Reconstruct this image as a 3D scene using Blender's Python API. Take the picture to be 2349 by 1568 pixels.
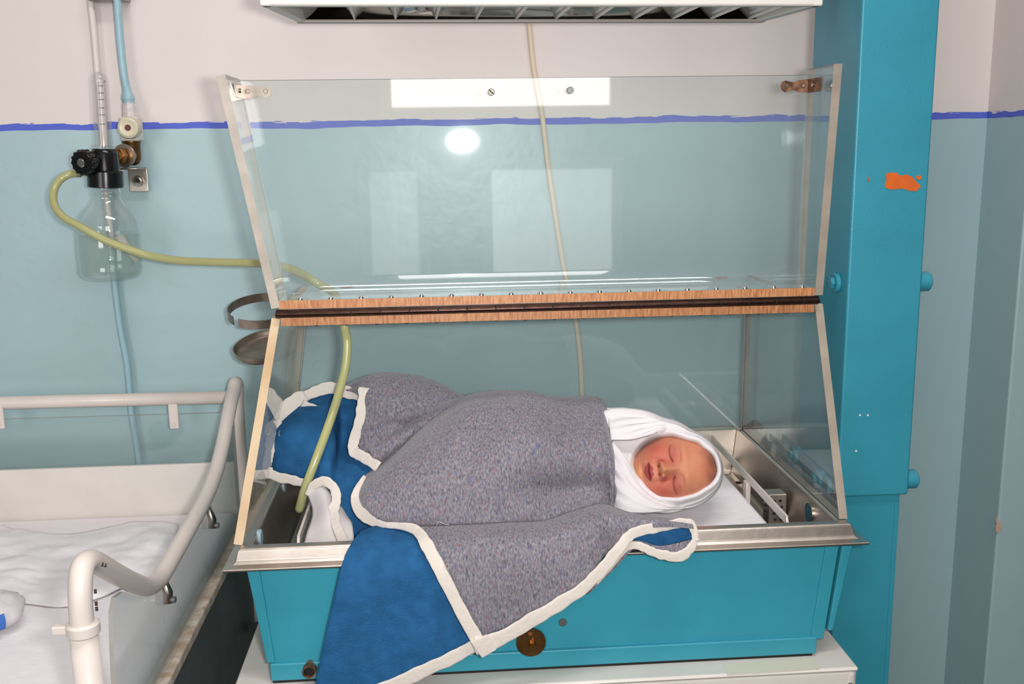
import bpy, bmesh, math, random
import numpy as np
from mathutils import Vector, Matrix, noise as mnoise

random.seed(7)
for o in list(bpy.data.objects):
    bpy.data.objects.remove(o)
SC = bpy.context.scene
COL = SC.collection

# ------------------------------------------------------------------ camera
W, H, F = 2349, 1568, 2294.9
CAM = np.array([-0.11739, -1.06383, 1.36644])
MR = np.array([[0.99718059, -0.07370217, -0.01410175],      # right
               [-0.02799497, -0.19103401, -0.98118413],     # down
               [0.06962148, 0.97881254, -0.19255870]])      # forward
cd = bpy.data.cameras.new('camera')
cam = bpy.data.objects.new('camera', cd)
COL.objects.link(cam)
cd.sensor_width = 36.0
cd.sensor_fit = 'HORIZONTAL'
cd.lens = 36.0 * F / W
cd.clip_start = 0.02
cam.matrix_world = Matrix(((MR[0][0], -MR[1][0], -MR[2][0], CAM[0]),
                           (MR[0][1], -MR[1][1], -MR[2][1], CAM[1]),
                           (MR[0][2], -MR[1][2], -MR[2][2], CAM[2]),
                           (0, 0, 0, 1)))
SC.camera = cam

# ------------------------------------------------------------------ world, lights, exposure
SC.view_settings.view_transform = 'Standard'
SC.view_settings.look = 'None'
SC.view_settings.gamma = 1.0
SC.view_settings.exposure = -0.08
SC.view_settings.use_curve_mapping = False
try:
    SC.cycles.use_denoising = True
    SC.cycles.max_bounces = 14
    SC.cycles.transparent_max_bounces = 32
    SC.cycles.sample_clamp_indirect = 6.0
    SC.cycles.caustics_reflective = False
    SC.cycles.caustics_refractive = False
except Exception:
    pass
wd = bpy.data.worlds.new('world')
SC.world = wd
wd.use_nodes = True
bg = wd.node_tree.nodes['Background']
bg.inputs[0].default_value = (0.75, 0.85, 1.0, 1)
bg.inputs[1].default_value = 0.5


def area(name, loc, sx, sy, power, color, direction):
    l = bpy.data.lights.new(name, 'AREA')
    l.shape = 'RECTANGLE'
    l.size, l.size_y = sx, sy
    l.energy = power
    l.color = color
    o = bpy.data.objects.new(name, l)
    COL.objects.link(o)
    o.location = loc
    o.rotation_euler = Vector(direction).to_track_quat('-Z', 'Y').to_euler()
    return o


YB = -2.70                                   # wall behind the photographer, with the windows
area('daylight_window_upper', (0.145, YB + 0.03, 1.965), 0.87, 0.89, 16, (1.0, 0.97, 0.95), (0, 1, 0))
area('daylight_window_side', (-1.45, YB + 0.03, 1.65), 1.0, 1.5, 22, (1.0, 0.985, 0.99), (0, 1, 0))
area('ceiling_tube_light', (0.12, -0.62, 2.86), 1.2, 0.3, 19, (1.0, 0.965, 0.955), (0, 0, -1))
area('added_reflection_light_wide', (0.345, YB + 0.03, 1.07), 0.49, 0.40, 1.1, (1.0, 0.99, 0.97), (0, 1, 0))  # added light, only there for the wide dim reflection in the lid
area('added_reflection_light_narrow', (-0.295, YB + 0.03, 1.10), 0.19, 0.34, 0.22, (1.0, 0.99, 0.97), (0, 1, 0))  # added weak light for the lid's narrow reflection left of the silhouette gap
fl = bpy.data.lights.new('camera_flash', 'AREA')
fl.shape = 'ELLIPSE'
fl.size, fl.size_y = 0.060, 0.036
fl.energy = 5.0
fl.spread = math.radians(125)
fl.color = (1.0, 0.98, 0.96)
flo = bpy.data.objects.new('camera_flash', fl)
COL.objects.link(flo)
flo.location = (CAM[0] + 0.062, CAM[1] + 0.02, CAM[2] + 0.012)
flo.rotation_euler = Vector((-0.05, 1, -0.14)).to_track_quat('-Z', 'Y').to_euler()


# ------------------------------------------------------------------ helpers: pixels to places
def ray(px, py):
    return np.array([(px - W / 2) / F, (py - H / 2) / F, 1.0]) @ MR


def P(px, py, X=None, Y=None, Z=None):
    k = ray(px, py)
    if X is not None:
        t = (X - CAM[0]) / k[0]
    elif Y is not None:
        t = (Y - CAM[1]) / k[1]
    else:
        t = (Z - CAM[2]) / k[2]
    return CAM + t * k


def PY(px, py, Y):
    return P(px, py, Y=Y)


# ------------------------------------------------------------------ helpers: materials
def srgb(r, g, b):
    def f(c):
        c /= 255.0
        return c / 12.92 if c <= 0.04045 else ((c + 0.055) / 1.055) ** 2.4
    return (f(r), f(g), f(b), 1.0)


def newmat(name):
    m = bpy.data.materials.new(name)
    m.use_nodes = True
    nt = m.node_tree
    return m, nt, nt.nodes['Principled BSDF']


def N(nt, kind, **kw):
    n = nt.nodes.new(kind)
    for k, v in kw.items():
        setattr(n, k, v)
    return n


def simple(name, col, rough=0.5, metal=0.0, var=0.0, vscale=30.0, bump=0.0, bscale=200.0, col2=None, spec=0.5,
           detail=3.0, ramp=(0.35, 0.65)):
    """principled with a little noise in colour and relief"""
    m, nt, b = newmat(name)
    b.inputs['Roughness'].default_value = rough
    b.inputs['Metallic'].default_value = metal
    b.inputs['Specular IOR Level'].default_value = spec
    b.inputs['Base Color'].default_value = col
    tc = N(nt, 'ShaderNodeTexCoord')
    if var > 0 or col2:
        nz = N(nt, 'ShaderNodeTexNoise')
        nz.inputs['Scale'].default_value = vscale
        nz.inputs['Detail'].default_value = detail
        nt.links.new(tc.outputs['Object'], nz.inputs['Vector'])
        rp = N(nt, 'ShaderNodeValToRGB')
        rp.color_ramp.elements[0].position = ramp[0]
        rp.color_ramp.elements[1].position = ramp[1]
        c2 = col2 or tuple(max(0, c * (1 - var)) for c in col[:3]) + (1,)
        rp.color_ramp.elements[0].color = c2
        rp.color_ramp.elements[1].color = col
        nt.links.new(nz.outputs['Fac'], rp.inputs['Fac'])
        nt.links.new(rp.outputs['Color'], b.inputs['Base Color'])
    if bump > 0:
        n2 = N(nt, 'ShaderNodeTexNoise')
        n2.inputs['Scale'].default_value = bscale
        n2.inputs['Detail'].default_value = 4
        nt.links.new(tc.outputs['Object'], n2.inputs['Vector'])
        bp = N(nt, 'ShaderNodeBump')
        bp.inputs['Strength'].default_value = bump
        bp.inputs['Distance'].default_value = 0.002
        nt.links.new(n2.outputs['Fac'], bp.inputs['Height'])
        nt.links.new(bp.outputs['Normal'], b.inputs['Normal'])
    return m


def clear(name, tint=(0.95, 0.975, 0.97), rough=0.02, haze=0.03, hazecol=(0.8, 0.85, 0.85, 1), f0=0.045):
    """clear plastic or glass: see-through, with a mirror that grows towards grazing angles (Schlick)"""
    m = bpy.data.materials.new(name)
    m.use_nodes = True
    nt = m.node_tree
    nt.nodes.clear()
    out = N(nt, 'ShaderNodeOutputMaterial')
    tr = N(nt, 'ShaderNodeBsdfTransparent')
    tr.inputs[0].default_value = (*tint, 1)
    gl = N(nt, 'ShaderNodeBsdfGlossy')
    gl.inputs['Roughness'].default_value = rough
    gl.inputs['Color'].default_value = (1, 1, 1, 1)
    df = N(nt, 'ShaderNodeBsdfDiffuse')
    df.inputs[0].default_value = hazecol
    lw = N(nt, 'ShaderNodeLayerWeight')
    lw.inputs['Blend'].default_value = 0.5
    pw = N(nt, 'ShaderNodeMath', operation='POWER')
    pw.inputs[1].default_value = 5.0
    nt.links.new(lw.outputs['Facing'], pw.inputs[0])
    ma = N(nt, 'ShaderNodeMath', operation='MULTIPLY_ADD')
    ma.inputs[1].default_value = 1 - f0
    ma.inputs[2].default_value = f0
    nt.links.new(pw.outputs[0], ma.inputs[0])
    mh = N(nt, 'ShaderNodeMixShader')
    mh.inputs[0].default_value = haze
    nt.links.new(tr.outputs[0], mh.inputs[1])
    nt.links.new(df.outputs[0], mh.inputs[2])
    mx = N(nt, 'ShaderNodeMixShader')
    nt.links.new(ma.outputs[0], mx.inputs[0])
    nt.links.new(mh.outputs[0], mx.inputs[1])
    nt.links.new(gl.outputs[0], mx.inputs[2])
    nt.links.new(mx.outputs[0], out.inputs[0])
    return m


# ------------------------------------------------------------------ helpers: objects
def finish(o, label=None, cat=None, group=None, kind=None, parent=None):
    if label:
        o['label'] = label
    if cat:
        o['category'] = cat
    if group:
        o['group'] = group
    if kind:
        o['kind'] = kind
    if parent is not None:
        o.parent = parent
        # world offset of the parent chain (only translations are used)
        off = Vector((0, 0, 0))
        q = parent
        while q is not None:
            off += q.location
            q = q.parent
        if parent.parent is None:
            o.matrix_parent_inverse = Matrix.Translation(-Vector(parent.location))
    return o


def thing(name, label, cat, loc=(0, 0, 0), group=None):
    o = bpy.data.objects.new(name, None)
    o.empty_display_size = 0.05
    COL.objects.link(o)
    o.location = Vector([float(c) for c in loc])
    return finish(o, label, cat, group)


def mesh(name, verts, faces, mats, parent=None, smooth=False, midx=None, **kw):
    me = bpy.data.meshes.new(name)
    me.from_pydata([tuple(float(c) for c in v) for v in verts], [], [tuple(int(i) for i in f) for f in faces])
    if not isinstance(mats, (list, tuple)):
        mats = [mats]
    for m in mats:
        me.materials.append(m)
    if midx is not None:
        for p, i in zip(me.polygons, midx):
            p.material_index = i
    if smooth:
        for p in me.polygons:
            p.use_smooth = True
    me.update()
    o = bpy.data.objects.new(name, me)
    COL.objects.link(o)
    return finish(o, parent=parent, **kw)


def recalc(o):
    bm = bmesh.new()
    bm.from_mesh(o.data)
    bmesh.ops.recalc_face_normals(bm, faces=bm.faces)
    bm.to_mesh(o.data)
    bm.free()
    return o


def bevel(o, w, seg=2, ang=35):
    md = o.modifiers.new('bevel', 'BEVEL')
    md.width = w
    md.segments = seg
    md.limit_method = 'ANGLE'
    md.angle_limit = math.radians(ang)
    for p in o.data.polygons:
        p.use_smooth = True
    ws = o.modifiers.new('wn', 'WEIGHTED_NORMAL')
    ws.keep_sharp = True
    return o


BOXF = [(0, 3, 2, 1), (4, 5, 6, 7), (0, 1, 5, 4), (1, 2, 6, 5), (2, 3, 7, 6), (3, 0, 4, 7)]


def hexa(name, c8, m, parent=None, bv=0.0, seg=2, **kw):
    """eight corners: bottom ring then top ring"""
    o = mesh(name, c8, BOXF, m, parent, **kw)
    recalc(o)
    if bv:
        bevel(o, bv, seg)
    return o


def box(name, x0, x1, y0, y1, z0, z1, m, parent=None, bv=0.0, seg=2, **kw):
    return hexa(name, [(x0, y0, z0), (x1, y0, z0), (x1, y1, z0), (x0, y1, z0),
                       (x0, y0, z1), (x1, y0, z1), (x1, y1, z1), (x0, y1, z1)], m, parent, bv, seg, **kw)


def catmull(pts, n):
    """resample a polyline of points with a Catmull-Rom curve, n samples per span"""
    p = np.array(pts, float)
    q = np.vstack([2 * p[0] - p[1], p, 2 * p[-1] - p[-2]])
    out = []
    for i in range(len(p) - 1):
        a, b, c, d = q[i], q[i + 1], q[i + 2], q[i + 3]
        for k in range(n):
            t = k / n
            out.append(0.5 * ((2 * b) + (-a + c) * t + (2 * a - 5 * b + 4 * c - d) * t * t + (-a + 3 * b - 3 * c + d) * t ** 3))
    out.append(p[-1])
    return np.array(out)


def frames(path):
    p = np.array(path, float)
    t = np.gradient(p, axis=0)
    t /= np.linalg.norm(t, axis=1)[:, None] + 1e-12
    up = np.array([0, 0, 1.0]) if abs(t[0][2]) < 0.9 else np.array([0, 1.0, 0])
    a = np.cross(t[0], up)
    a /= np.linalg.norm(a)
    A = []
    for i in range(len(p)):
        a = a - t[i] * (a @ t[i])
        a /= np.linalg.norm(a)
        A.append(a)
    A = np.array(A)
    return p, t, A, np.cross(t, A)


def tube(name, path, r, m, parent=None, seg=14, caps=True, **kw):
    p, t, A, B = frames(path)
    rr = np.full(len(p), r) if np.isscalar(r) else np.array(r)
    vs, fs = [], []
    for i in range(len(p)):
        for j in range(seg):
            a = 2 * math.pi * j / seg
            vs.append(p[i] + rr[i] * (math.cos(a) * A[i] + math.sin(a) * B[i]))
    for i in range(len(p) - 1):
        for j in range(seg):
            k = (j + 1) % seg
            fs.append((i * seg + j, i * seg + k, (i + 1) * seg + k, (i + 1) * seg + j))
    if caps:
        fs.append(tuple(range(seg))[::-1])
        fs.append(tuple((len(p) - 1) * seg + j for j in range(seg)))
    o = mesh(name, vs, fs, m, parent, smooth=True, **kw)
    return recalc(o)


def lathe(name, p0, p1, prof, m, parent=None, seg=32, smooth=True, ang=40, **kw):
    """profile of (t, r): t metres along the axis from p0 towards p1"""
    p0, p1 = np.array(p0, float), np.array(p1, float)
    ax = (p1 - p0) / np.linalg.norm(p1 - p0)
    h = np.array([0, 0, 1.0]) if abs(ax[2]) < 0.8 else np.array([1.0, 0, 0])
    A = np.cross(ax, h)
    A /= np.linalg.norm(A)
    B = np.cross(ax, A)
    vs, fs = [], []
    n = len(prof)
    for t, r in prof:
        for j in range(seg):
            a = 2 * math.pi * j / seg
            vs.append(p0 + ax * t + max(r, 1e-5) * (math.cos(a) * A + math.sin(a) * B))
    for i in range(n - 1):
        for j in range(seg):
            k = (j + 1) % seg
            fs.append((i * seg + j, i * seg + k, (i + 1) * seg + k, (i + 1) * seg + j))
    if prof[0][1] > 1e-4:
        fs.append(tuple(range(seg))[::-1])
    if prof[-1][1] > 1e-4:
        fs.append(tuple((n - 1) * seg + j for j in range(seg)))
    o = mesh(name, vs, fs, m, parent, **kw)
    recalc(o)
    if smooth:
        for p in o.data.polygons:
            p.use_smooth = True
        o.data.set_sharp_from_angle(angle=math.radians(ang))
    return o


def cyl(name, p0, p1, r, m, parent=None, seg=20, bv=0.15, **kw):
    L = float(np.linalg.norm(np.array(p1, float) - np.array(p0, float)))
    c = min(r, L) * bv
    return lathe(name, p0, p1, [(0, r - c), (c, r), (L - c, r), (L, r - c)], m, parent, seg, **kw)


def slab(name, q, th, mface, medge, parent=None, medge2=None, **kw):
    """flat sheet: four corners of one face, offset by th along the normal; edges get their own material"""
    q = [np.array(v, float) for v in q]
    n = np.cross(q[1] - q[0], q[3] - q[0])
    n /= np.linalg.norm(n)
    vs = q + [v + n * th for v in q]
    ml = [mface, medge] + ([medge2] if medge2 else [])
    e2 = 2 if medge2 else 1
    o = mesh(name, vs, BOXF, ml, parent, midx=[0, 0, 1, e2, e2, e2], **kw)
    return recalc(o)


def patch_grid(rows, nu, nv):
    """bicubic resampling of a grid of control points: rows[i][j] -> fine grid"""
    a = np.array([catmull(r, nu) for r in rows])
    return np.array([catmull(a[:, j], nv) for j in range(a.shape[1])]).transpose(1, 0, 2)


def patch(name, rows, m, parent=None, nu=6, nv=6, thick=0.003, amp=0.0, scale=30.0, seed=0.0, side=0.0, sub=False,
          fn=None, midx_fn=None, **kw):
    g = patch_grid(rows, nu, nv)
    R, C = g.shape[:2]
    if amp or fn:
        du = np.gradient(g, axis=1)
        dv = np.gradient(g, axis=0)
        nn = np.cross(du, dv)
        nn /= np.linalg.norm(nn, axis=2)[:, :, None] + 1e-12
        sgn = np.sign((nn * (CAM - g)).sum())
        nn *= sgn
        for i in range(R):
            for j in range(C):
                d = 0.0
                v = g[i, j]
                if amp:
                    d += amp * mnoise.noise(Vector((v[0] * scale + seed, v[1] * scale, v[2] * scale)))
                if fn:
                    d += fn(i / (R - 1), j / (C - 1))
                g[i, j] = v + nn[i, j] * d
    vs = g.reshape(-1, 3)
    fs = [(i * C + j, i * C + j + 1, (i + 1) * C + j + 1, (i + 1) * C + j) for i in range(R - 1) for j in range(C - 1)]
    # keep the normal towards the camera
    a = vs[fs[len(fs) // 2][1]] - vs[fs[len(fs) // 2][0]]
    b = vs[fs[len(fs) // 2][3]] - vs[fs[len(fs) // 2][0]]
    if np.cross(a, b) @ (CAM - vs[fs[len(fs) // 2][0]]) < 0:
        fs = [f[::-1] for f in fs]
    o = mesh(name, vs, fs, m, parent, smooth=True, **kw)
    if thick:
        s = o.modifiers.new('solid', 'SOLIDIFY')
        s.thickness = thick
        s.offset = -1.0
        if isinstance(m, (list, tuple)) and len(m) > 1:
            s.material_offset = 1
            s.material_offset_rim = 1
    return o


def ribbon(name, pts, wpx, thick, m, parent=None, n=8, wob=0.0, seed=0, tilt=0.0, **kw):
    """soft flat tape: centre line as (px, py, Y), width in photograph pixels, real thickness"""
    pts3 = np.array([(a, b, c) for a, b, c in pts], float)
    cv = catmull(pts3, n)
    K = len(cv)
    tan = np.gradient(cv[:, :2], axis=0)
    tan /= np.linalg.norm(tan, axis=1)[:, None] + 1e-9
    nor = np.stack([-tan[:, 1], tan[:, 0]], 1)
    ws = np.full(K, wpx) if np.isscalar(wpx) else np.interp(np.linspace(0, 1, K), np.linspace(0, 1, len(wpx)), wpx)
    seg = 14
    C = np.array([PY(*c) for c in cv])
    A, B = [], []
    for i in range(K):
        s1 = 1 + wob * mnoise.noise(Vector((i * 0.35, seed, 0)))
        s2 = 1 + wob * mnoise.noise(Vector((i * 0.35, seed + 9, 0)))
        A.append(PY(*(cv[i, :2] + nor[i] * ws[i] / 2 * s1), cv[i, 2] + tilt))
        B.append(PY(*(cv[i, :2] - nor[i] * ws[i] / 2 * s2), cv[i, 2] - tilt))
    A, B = np.array(A), np.array(B)
    T = np.gradient(C, axis=0)
    T /= np.linalg.norm(T, axis=1)[:, None] + 1e-9
    vs, fs = [], []
    for i in range(K):
        c = (A[i] + B[i]) / 2
        w = (A[i] - B[i]) / 2
        wl = np.linalg.norm(w)
        nn = np.cross(T[i], w / wl)
        th = thick * (1 + 0.5 * wob * mnoise.noise(Vector((i * 0.5, seed + 3, 1))))
        for j in range(seg):
            a = 2 * math.pi * j / seg
            ca, sa = math.cos(a), math.sin(a)
            e = 0.4
            vs.append(c + w * (abs(ca) ** e) * np.sign(ca) + nn * th / 2 * (abs(sa) ** e) * np.sign(sa))
    for i in range(K - 1):
        for j in range(seg):
            k = (j + 1) % seg
            fs.append((i * seg + j, i * seg + k, (i + 1) * seg + k, (i + 1) * seg + j))
    fs.append(tuple(range(seg))[::-1])
    fs.append(tuple((K - 1) * seg + j for j in range(seg)))
    o = mesh(name, vs, fs, m, parent, smooth=True, **kw)
    return recalc(o)


def grow(o, parts_parent):
    return finish(o, parent=parts_parent)


def lines(pts, n=1):
    return catmull(pts, n)


# ------------------------------------------------------------------ materials
def wall_material():
    m, nt, b = newmat('painted_wall')
    geo = N(nt, 'ShaderNodeNewGeometry')
    sp = N(nt, 'ShaderNodeSeparateXYZ')
    nt.links.new(geo.outputs['Position'], sp.inputs[0])

    def noise_at(scale, detail, vec=None, stretch=None):
        nz = N(nt, 'ShaderNodeTexNoise')
        nz.inputs['Scale'].default_value = scale
        nz.inputs['Detail'].default_value = detail
        if stretch:
            mp = N(nt, 'ShaderNodeMapping')
            mp.inputs['Scale'].default_value = stretch
            nt.links.new(geo.outputs['Position'], mp.inputs['Vector'])
            nt.links.new(mp.outputs[0], nz.inputs['Vector'])
        else:
            nt.links.new(geo.outputs['Position'], nz.inputs['Vector'])
        return nz.outputs['Fac']

    def math_(op, a, b_=None, clampit=False):
        n = N(nt, 'ShaderNodeMath', operation=op)
        n.use_clamp = clampit
        for i, v in enumerate((a, b_)):
            if v is None:
                continue
            if isinstance(v, (int, float)):
                n.inputs[i].default_value = v
            else:
                nt.links.new(v, n.inputs[i])
        return n.outputs[0]

    wob = math_('MULTIPLY', math_('SUBTRACT', noise_at(9, 2), 0.5), 0.010)
    fray = math_('MULTIPLY', math_('SUBTRACT', noise_at(1, 5, stretch=(25, 25, 260)), 0.5), 0.012)
    z = math_('ADD', sp.outputs['Z'], wob)
    z2 = math_('ADD', z, fray)
    lower = math_('LESS_THAN', z, 1.3985)
    s1 = math_('GREATER_THAN', z, 1.3985)
    s2 = math_('LESS_THAN', z2, 1.4085)
    stripe = math_('MULTIPLY', s1, s2)

    def mixc(fac, c1, c2):
        n = N(nt, 'ShaderNodeMix', data_type='RGBA')
        if isinstance(fac, (int, float)):
            n.inputs[0].default_value = fac
        else:
            nt.links.new(fac, n.inputs[0])
        for i, v in ((6, c1), (7, c2)):
            if isinstance(v, tuple):
                n.inputs[i].default_value = v
            else:
                nt.links.new(v, n.inputs[i])
        return n.outputs[2]

    up = mixc(noise_at(6, 4), srgb(224, 212, 209), srgb(230, 221, 217))
    lo = mixc(noise_at(5, 4), srgb(160, 188, 193), srgb(170, 196, 200))
    c = mixc(lower, up, lo)
    c = mixc(stripe, c, srgb(85, 102, 205))
    nt.links.new(c, b.inputs['Base Color'])
    r = N(nt, 'ShaderNodeMix', data_type='FLOAT')
    nt.links.new(lower, r.inputs[0])
    r.inputs[2].default_value = 0.65
    r.inputs[3].default_value = 0.33
    nt.links.new(r.outputs[0], b.inputs['Roughness'])
    h = math_('ADD', math_('MULTIPLY', noise_at(40, 5, stretch=(1, 1, 1)), 0.6), math_('MULTIPLY', noise_at(14, 7), 1.1))
    bp = N(nt, 'ShaderNodeBump')
    bp.inputs['Strength'].default_value = 0.16
    bp.inputs['Distance'].default_value = 0.005
    nt.links.new(h, bp.inputs['Height'])
    nt.links.new(bp.outputs['Normal'], b.inputs['Normal'])
    return m


def felt_material():
    m, nt, b = newmat('grey_felt')
    tc = N(nt, 'ShaderNodeTexCoord')
    mp = N(nt, 'ShaderNodeMapping')
    mp.inputs['Scale'].default_value = (1.7, 0.7, 0.6)
    nt.links.new(tc.outputs['Object'], mp.inputs['Vector'])

    def nz(scale, detail=2, off=0.0):
        n = N(nt, 'ShaderNodeTexNoise')
        n.inputs['Scale'].default_value = scale
        n.inputs['Detail'].default_value = detail
        a = N(nt, 'ShaderNodeVectorMath', operation='ADD')
        a.inputs[1].default_value = (off, off * 1.7, off * .3)
        nt.links.new(mp.outputs[0], a.inputs[0])
        nt.links.new(a.outputs[0], n.inputs['Vector'])
        return n.outputs['Fac']

    def ramp(fac, p0, c0, p1, c1):
        r = N(nt, 'ShaderNodeValToRGB')
        r.color_ramp.elements[0].position = p0
        r.color_ramp.elements[1].position = p1
        r.color_ramp.elements[0].color = c0
        r.color_ramp.elements[1].color = c1
        nt.links.new(fac, r.inputs[0])
        return r.outputs[0]

    def mix(fac, a, c):
        n = N(nt, 'ShaderNodeMix', data_type='RGBA')
        nt.links.new(fac, n.inputs[0])
        nt.links.new(a, n.inputs[6])
        n.inputs[7].default_value = c
        return n.outputs[2]

    base = ramp(nz(380, 6), 0.32, srgb(96, 95, 106), 0.70, srgb(152, 147, 153))
    bk, wt = (0, 0, 0, 1), (1, 1, 1, 1)
    base = mix(ramp(nz(260, 4, 3.1), 0.56, bk, 0.74, wt), base, srgb(78, 74, 84))
    base = mix(ramp(nz(250, 4, 7.7), 0.57, bk, 0.76, wt), base, srgb(138, 98, 108))
    base = mix(ramp(nz(260, 4, 12.3), 0.60, bk, 0.77, wt), base, srgb(84, 98, 146))
    base = mix(ramp(nz(260, 2, 21.9), 0.735, bk, 0.79, wt), base, srgb(160, 60, 80))
    base = mix(ramp(nz(240, 2, 33.3), 0.70, bk, 0.77, wt), base, srgb(40, 40, 52))
    nt.links.new(base, b.inputs['Base Color'])
    b.inputs['Roughness'].default_value = 0.95
    b.inputs['Specular IOR Level'].default_value = 0.1
    b.inputs['Sheen Weight'].default_value = 0.25
    bp = N(nt, 'ShaderNodeBump')
    bp.inputs['Strength'].default_value = 0.5
    bp.inputs['Distance'].default_value = 0.0015
    nt.links.new(nz(420, 4, 5.5), bp.inputs['Height'])
    nt.links.new(bp.outputs['Normal'], b.inputs['Normal'])
    return m


M_wall = wall_material()
M_felt = felt_material()
M_blue = simple('blue_felt', srgb(42, 96, 144), 0.95, var=0.22, vscale=60, bump=0.5, bscale=500, spec=0.1)
M_bind = simple('white_tape', srgb(218, 209, 200), 0.9, var=0.06, vscale=25, bump=0.4, bscale=160, spec=0.15)
M_sheet = simple('white_sheet', srgb(222, 217, 220), 0.9, var=0.03, vscale=15, bump=0.25, bscale=220, spec=0.15)
M_mattr = simple('mattress_sheet', srgb(246, 241, 244), 0.9, var=0.02, vscale=15, bump=0.5, bscale=60, spec=0.15)
M_turq = simple('turquoise_enamel', srgb(54, 145, 166), 0.38, var=0.08, vscale=14, bump=0.12, bscale=300)
M_turqL = simple('turquoise_box_enamel', srgb(54, 150, 170), 0.4, var=0.08, vscale=10, bump=0.12, bscale=260)
M_steel = simple('stainless_steel', srgb(205, 194, 184), 0.36, 1.0, var=0.15, vscale=25, bump=0.08, bscale=90)
M_steelw = simple('worn_steel', srgb(165, 155, 145), 0.32, 1.0, var=0.25, vscale=30, bump=0.15, bscale=60)
M_chrome = simple('chrome', srgb(225, 222, 218), 0.12, 1.0, bump=0.06, bscale=60)
M_rust = simple('rusty_steel', srgb(150, 110, 85), 0.5, 0.6, var=0.4, vscale=120, col2=srgb(90, 60, 45))
M_dark = simple('dark_hole', srgb(18, 18, 20), 0.8)
M_black = simple('black_plastic', srgb(16, 16, 18), 0.22, bump=0.03, bscale=120)
M_brass = simple('aged_brass', srgb(168, 120, 66), 0.32, 0.9, var=0.4, vscale=60, bump=0.1)
M_bronze = simple('brown_bronze', srgb(118, 82, 44), 0.35, 0.7, var=0.4, vscale=70, bump=0.1)
M_cream = simple('cream_plastic', srgb(214, 205, 178), 0.35, var=0.05)
M_whitep = simple('white_enamel', srgb(226, 219, 212), 0.38, var=0.06, vscale=18, bump=0.05)
M_cotp = simple('cot_enamel', srgb(224, 213, 205), 0.35, var=0.05, vscale=22, bump=0.05)
M_cart = simple('trolley_enamel', srgb(222, 216, 208), 0.4, var=0.07, vscale=12, bump=0.05)
M_darksteel = simple('dark_grey_steel', srgb(112, 114, 114), 0.4, 0.5, var=0.2, vscale=12)
M_chip = simple('orange_primer', srgb(214, 98, 22), 0.6, var=0.1, vscale=80)
M_chipd = simple('paint_chip_dark', srgb(70, 50, 42), 0.7)
M_mirror = simple('mirror_reflector', srgb(222, 220, 216), 0.06, 1.0, bump=0.06, bscale=30)
M_blade = simple('ribbed_louvre', srgb(214, 208, 202), 0.4, 0.8)
M_housing = simple('lamp_housing', srgb(226, 222, 214), 0.4, var=0.03)
M_greyrail = simple('lamp_grey_rail', srgb(168, 160, 152), 0.45)
M_hinge = simple('dark_hinge', srgb(70, 48, 40), 0.3, 0.8, var=0.4, vscale=90)
M_acr = clear('acrylic', haze=0.065, rough=0.024)
M_acrc = clear('cot_acrylic', haze=0.02, rough=0.03, f0=0.04)
M_glass = clear('bottle_glass', tint=(0.94, 0.965, 0.955), haze=0.07, rough=0.03, f0=0.08, hazecol=(0.78, 0.80, 0.78, 1))
M_tubeg = clear('flow_tube_glass', tint=(0.93, 0.93, 0.93), haze=0.10, rough=0.05, hazecol=(0.85, 0.82, 0.8, 1))
M_water = clear('water', tint=(0.90, 0.945, 0.92), haze=0.09, rough=0.02, hazecol=(0.75, 0.82, 0.78, 1))
M_edge = simple('acrylic_edge_tan', srgb(208, 184, 150), 0.4, var=0.3, vscale=14, col2=srgb(190, 158, 118))
M_edgeg = simple('acrylic_edge_pale', srgb(192, 182, 170), 0.4, var=0.2, vscale=30)
M_edged = simple('acrylic_edge_dull', srgb(164, 152, 138), 0.45, var=0.2, vscale=30)
M_edgeo = simple('acrylic_edge_stained', srgb(206, 152, 104), 0.35, var=0.4, vscale=1, col2=srgb(158, 92, 56), ramp=(0.3, 0.7), detail=4.0)
nz_ = [n_ for n_ in M_edgeo.node_tree.nodes if n_.type == 'TEX_NOISE'][0]
mp_ = M_edgeo.node_tree.nodes.new('ShaderNodeMapping')
mp_.inputs['Rotation'].default_value = (0, 0.5, 0)
mp_.inputs['Scale'].default_value = (420, 40, 60)
tc_ = [n_ for n_ in M_edgeo.node_tree.nodes if n_.type == 'TEX_COORD'][0]
M_edgeo.node_tree.links.new(tc_.outputs['Object'], mp_.inputs['Vector'])
M_edgeo.node_tree.links.new(mp_.outputs[0], nz_.inputs['Vector'])
M_floor = simple('floor_terrazzo', srgb(84, 82, 80), 0.4, var=0.2, vscale=20)
M_ceil = simple('ceiling_paint', srgb(205, 200, 195), 0.8)
M_room = simple('room_paint', srgb(140, 140, 136), 0.7, var=0.05, vscale=4)


def hose_material():
    m, nt, b = newmat('yellowed_hose')
    b.inputs['Base Color'].default_value = srgb(176, 176, 124)
    b.inputs['Roughness'].default_value = 0.22
    b.inputs['Transmission Weight'].default_value = 0.0
    b.inputs['Subsurface Weight'].default_value = 0.3
    b.inputs['Subsurface Radius'].default_value = (0.004, 0.004, 0.002)
    return m


M_hose = hose_material()

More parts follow.
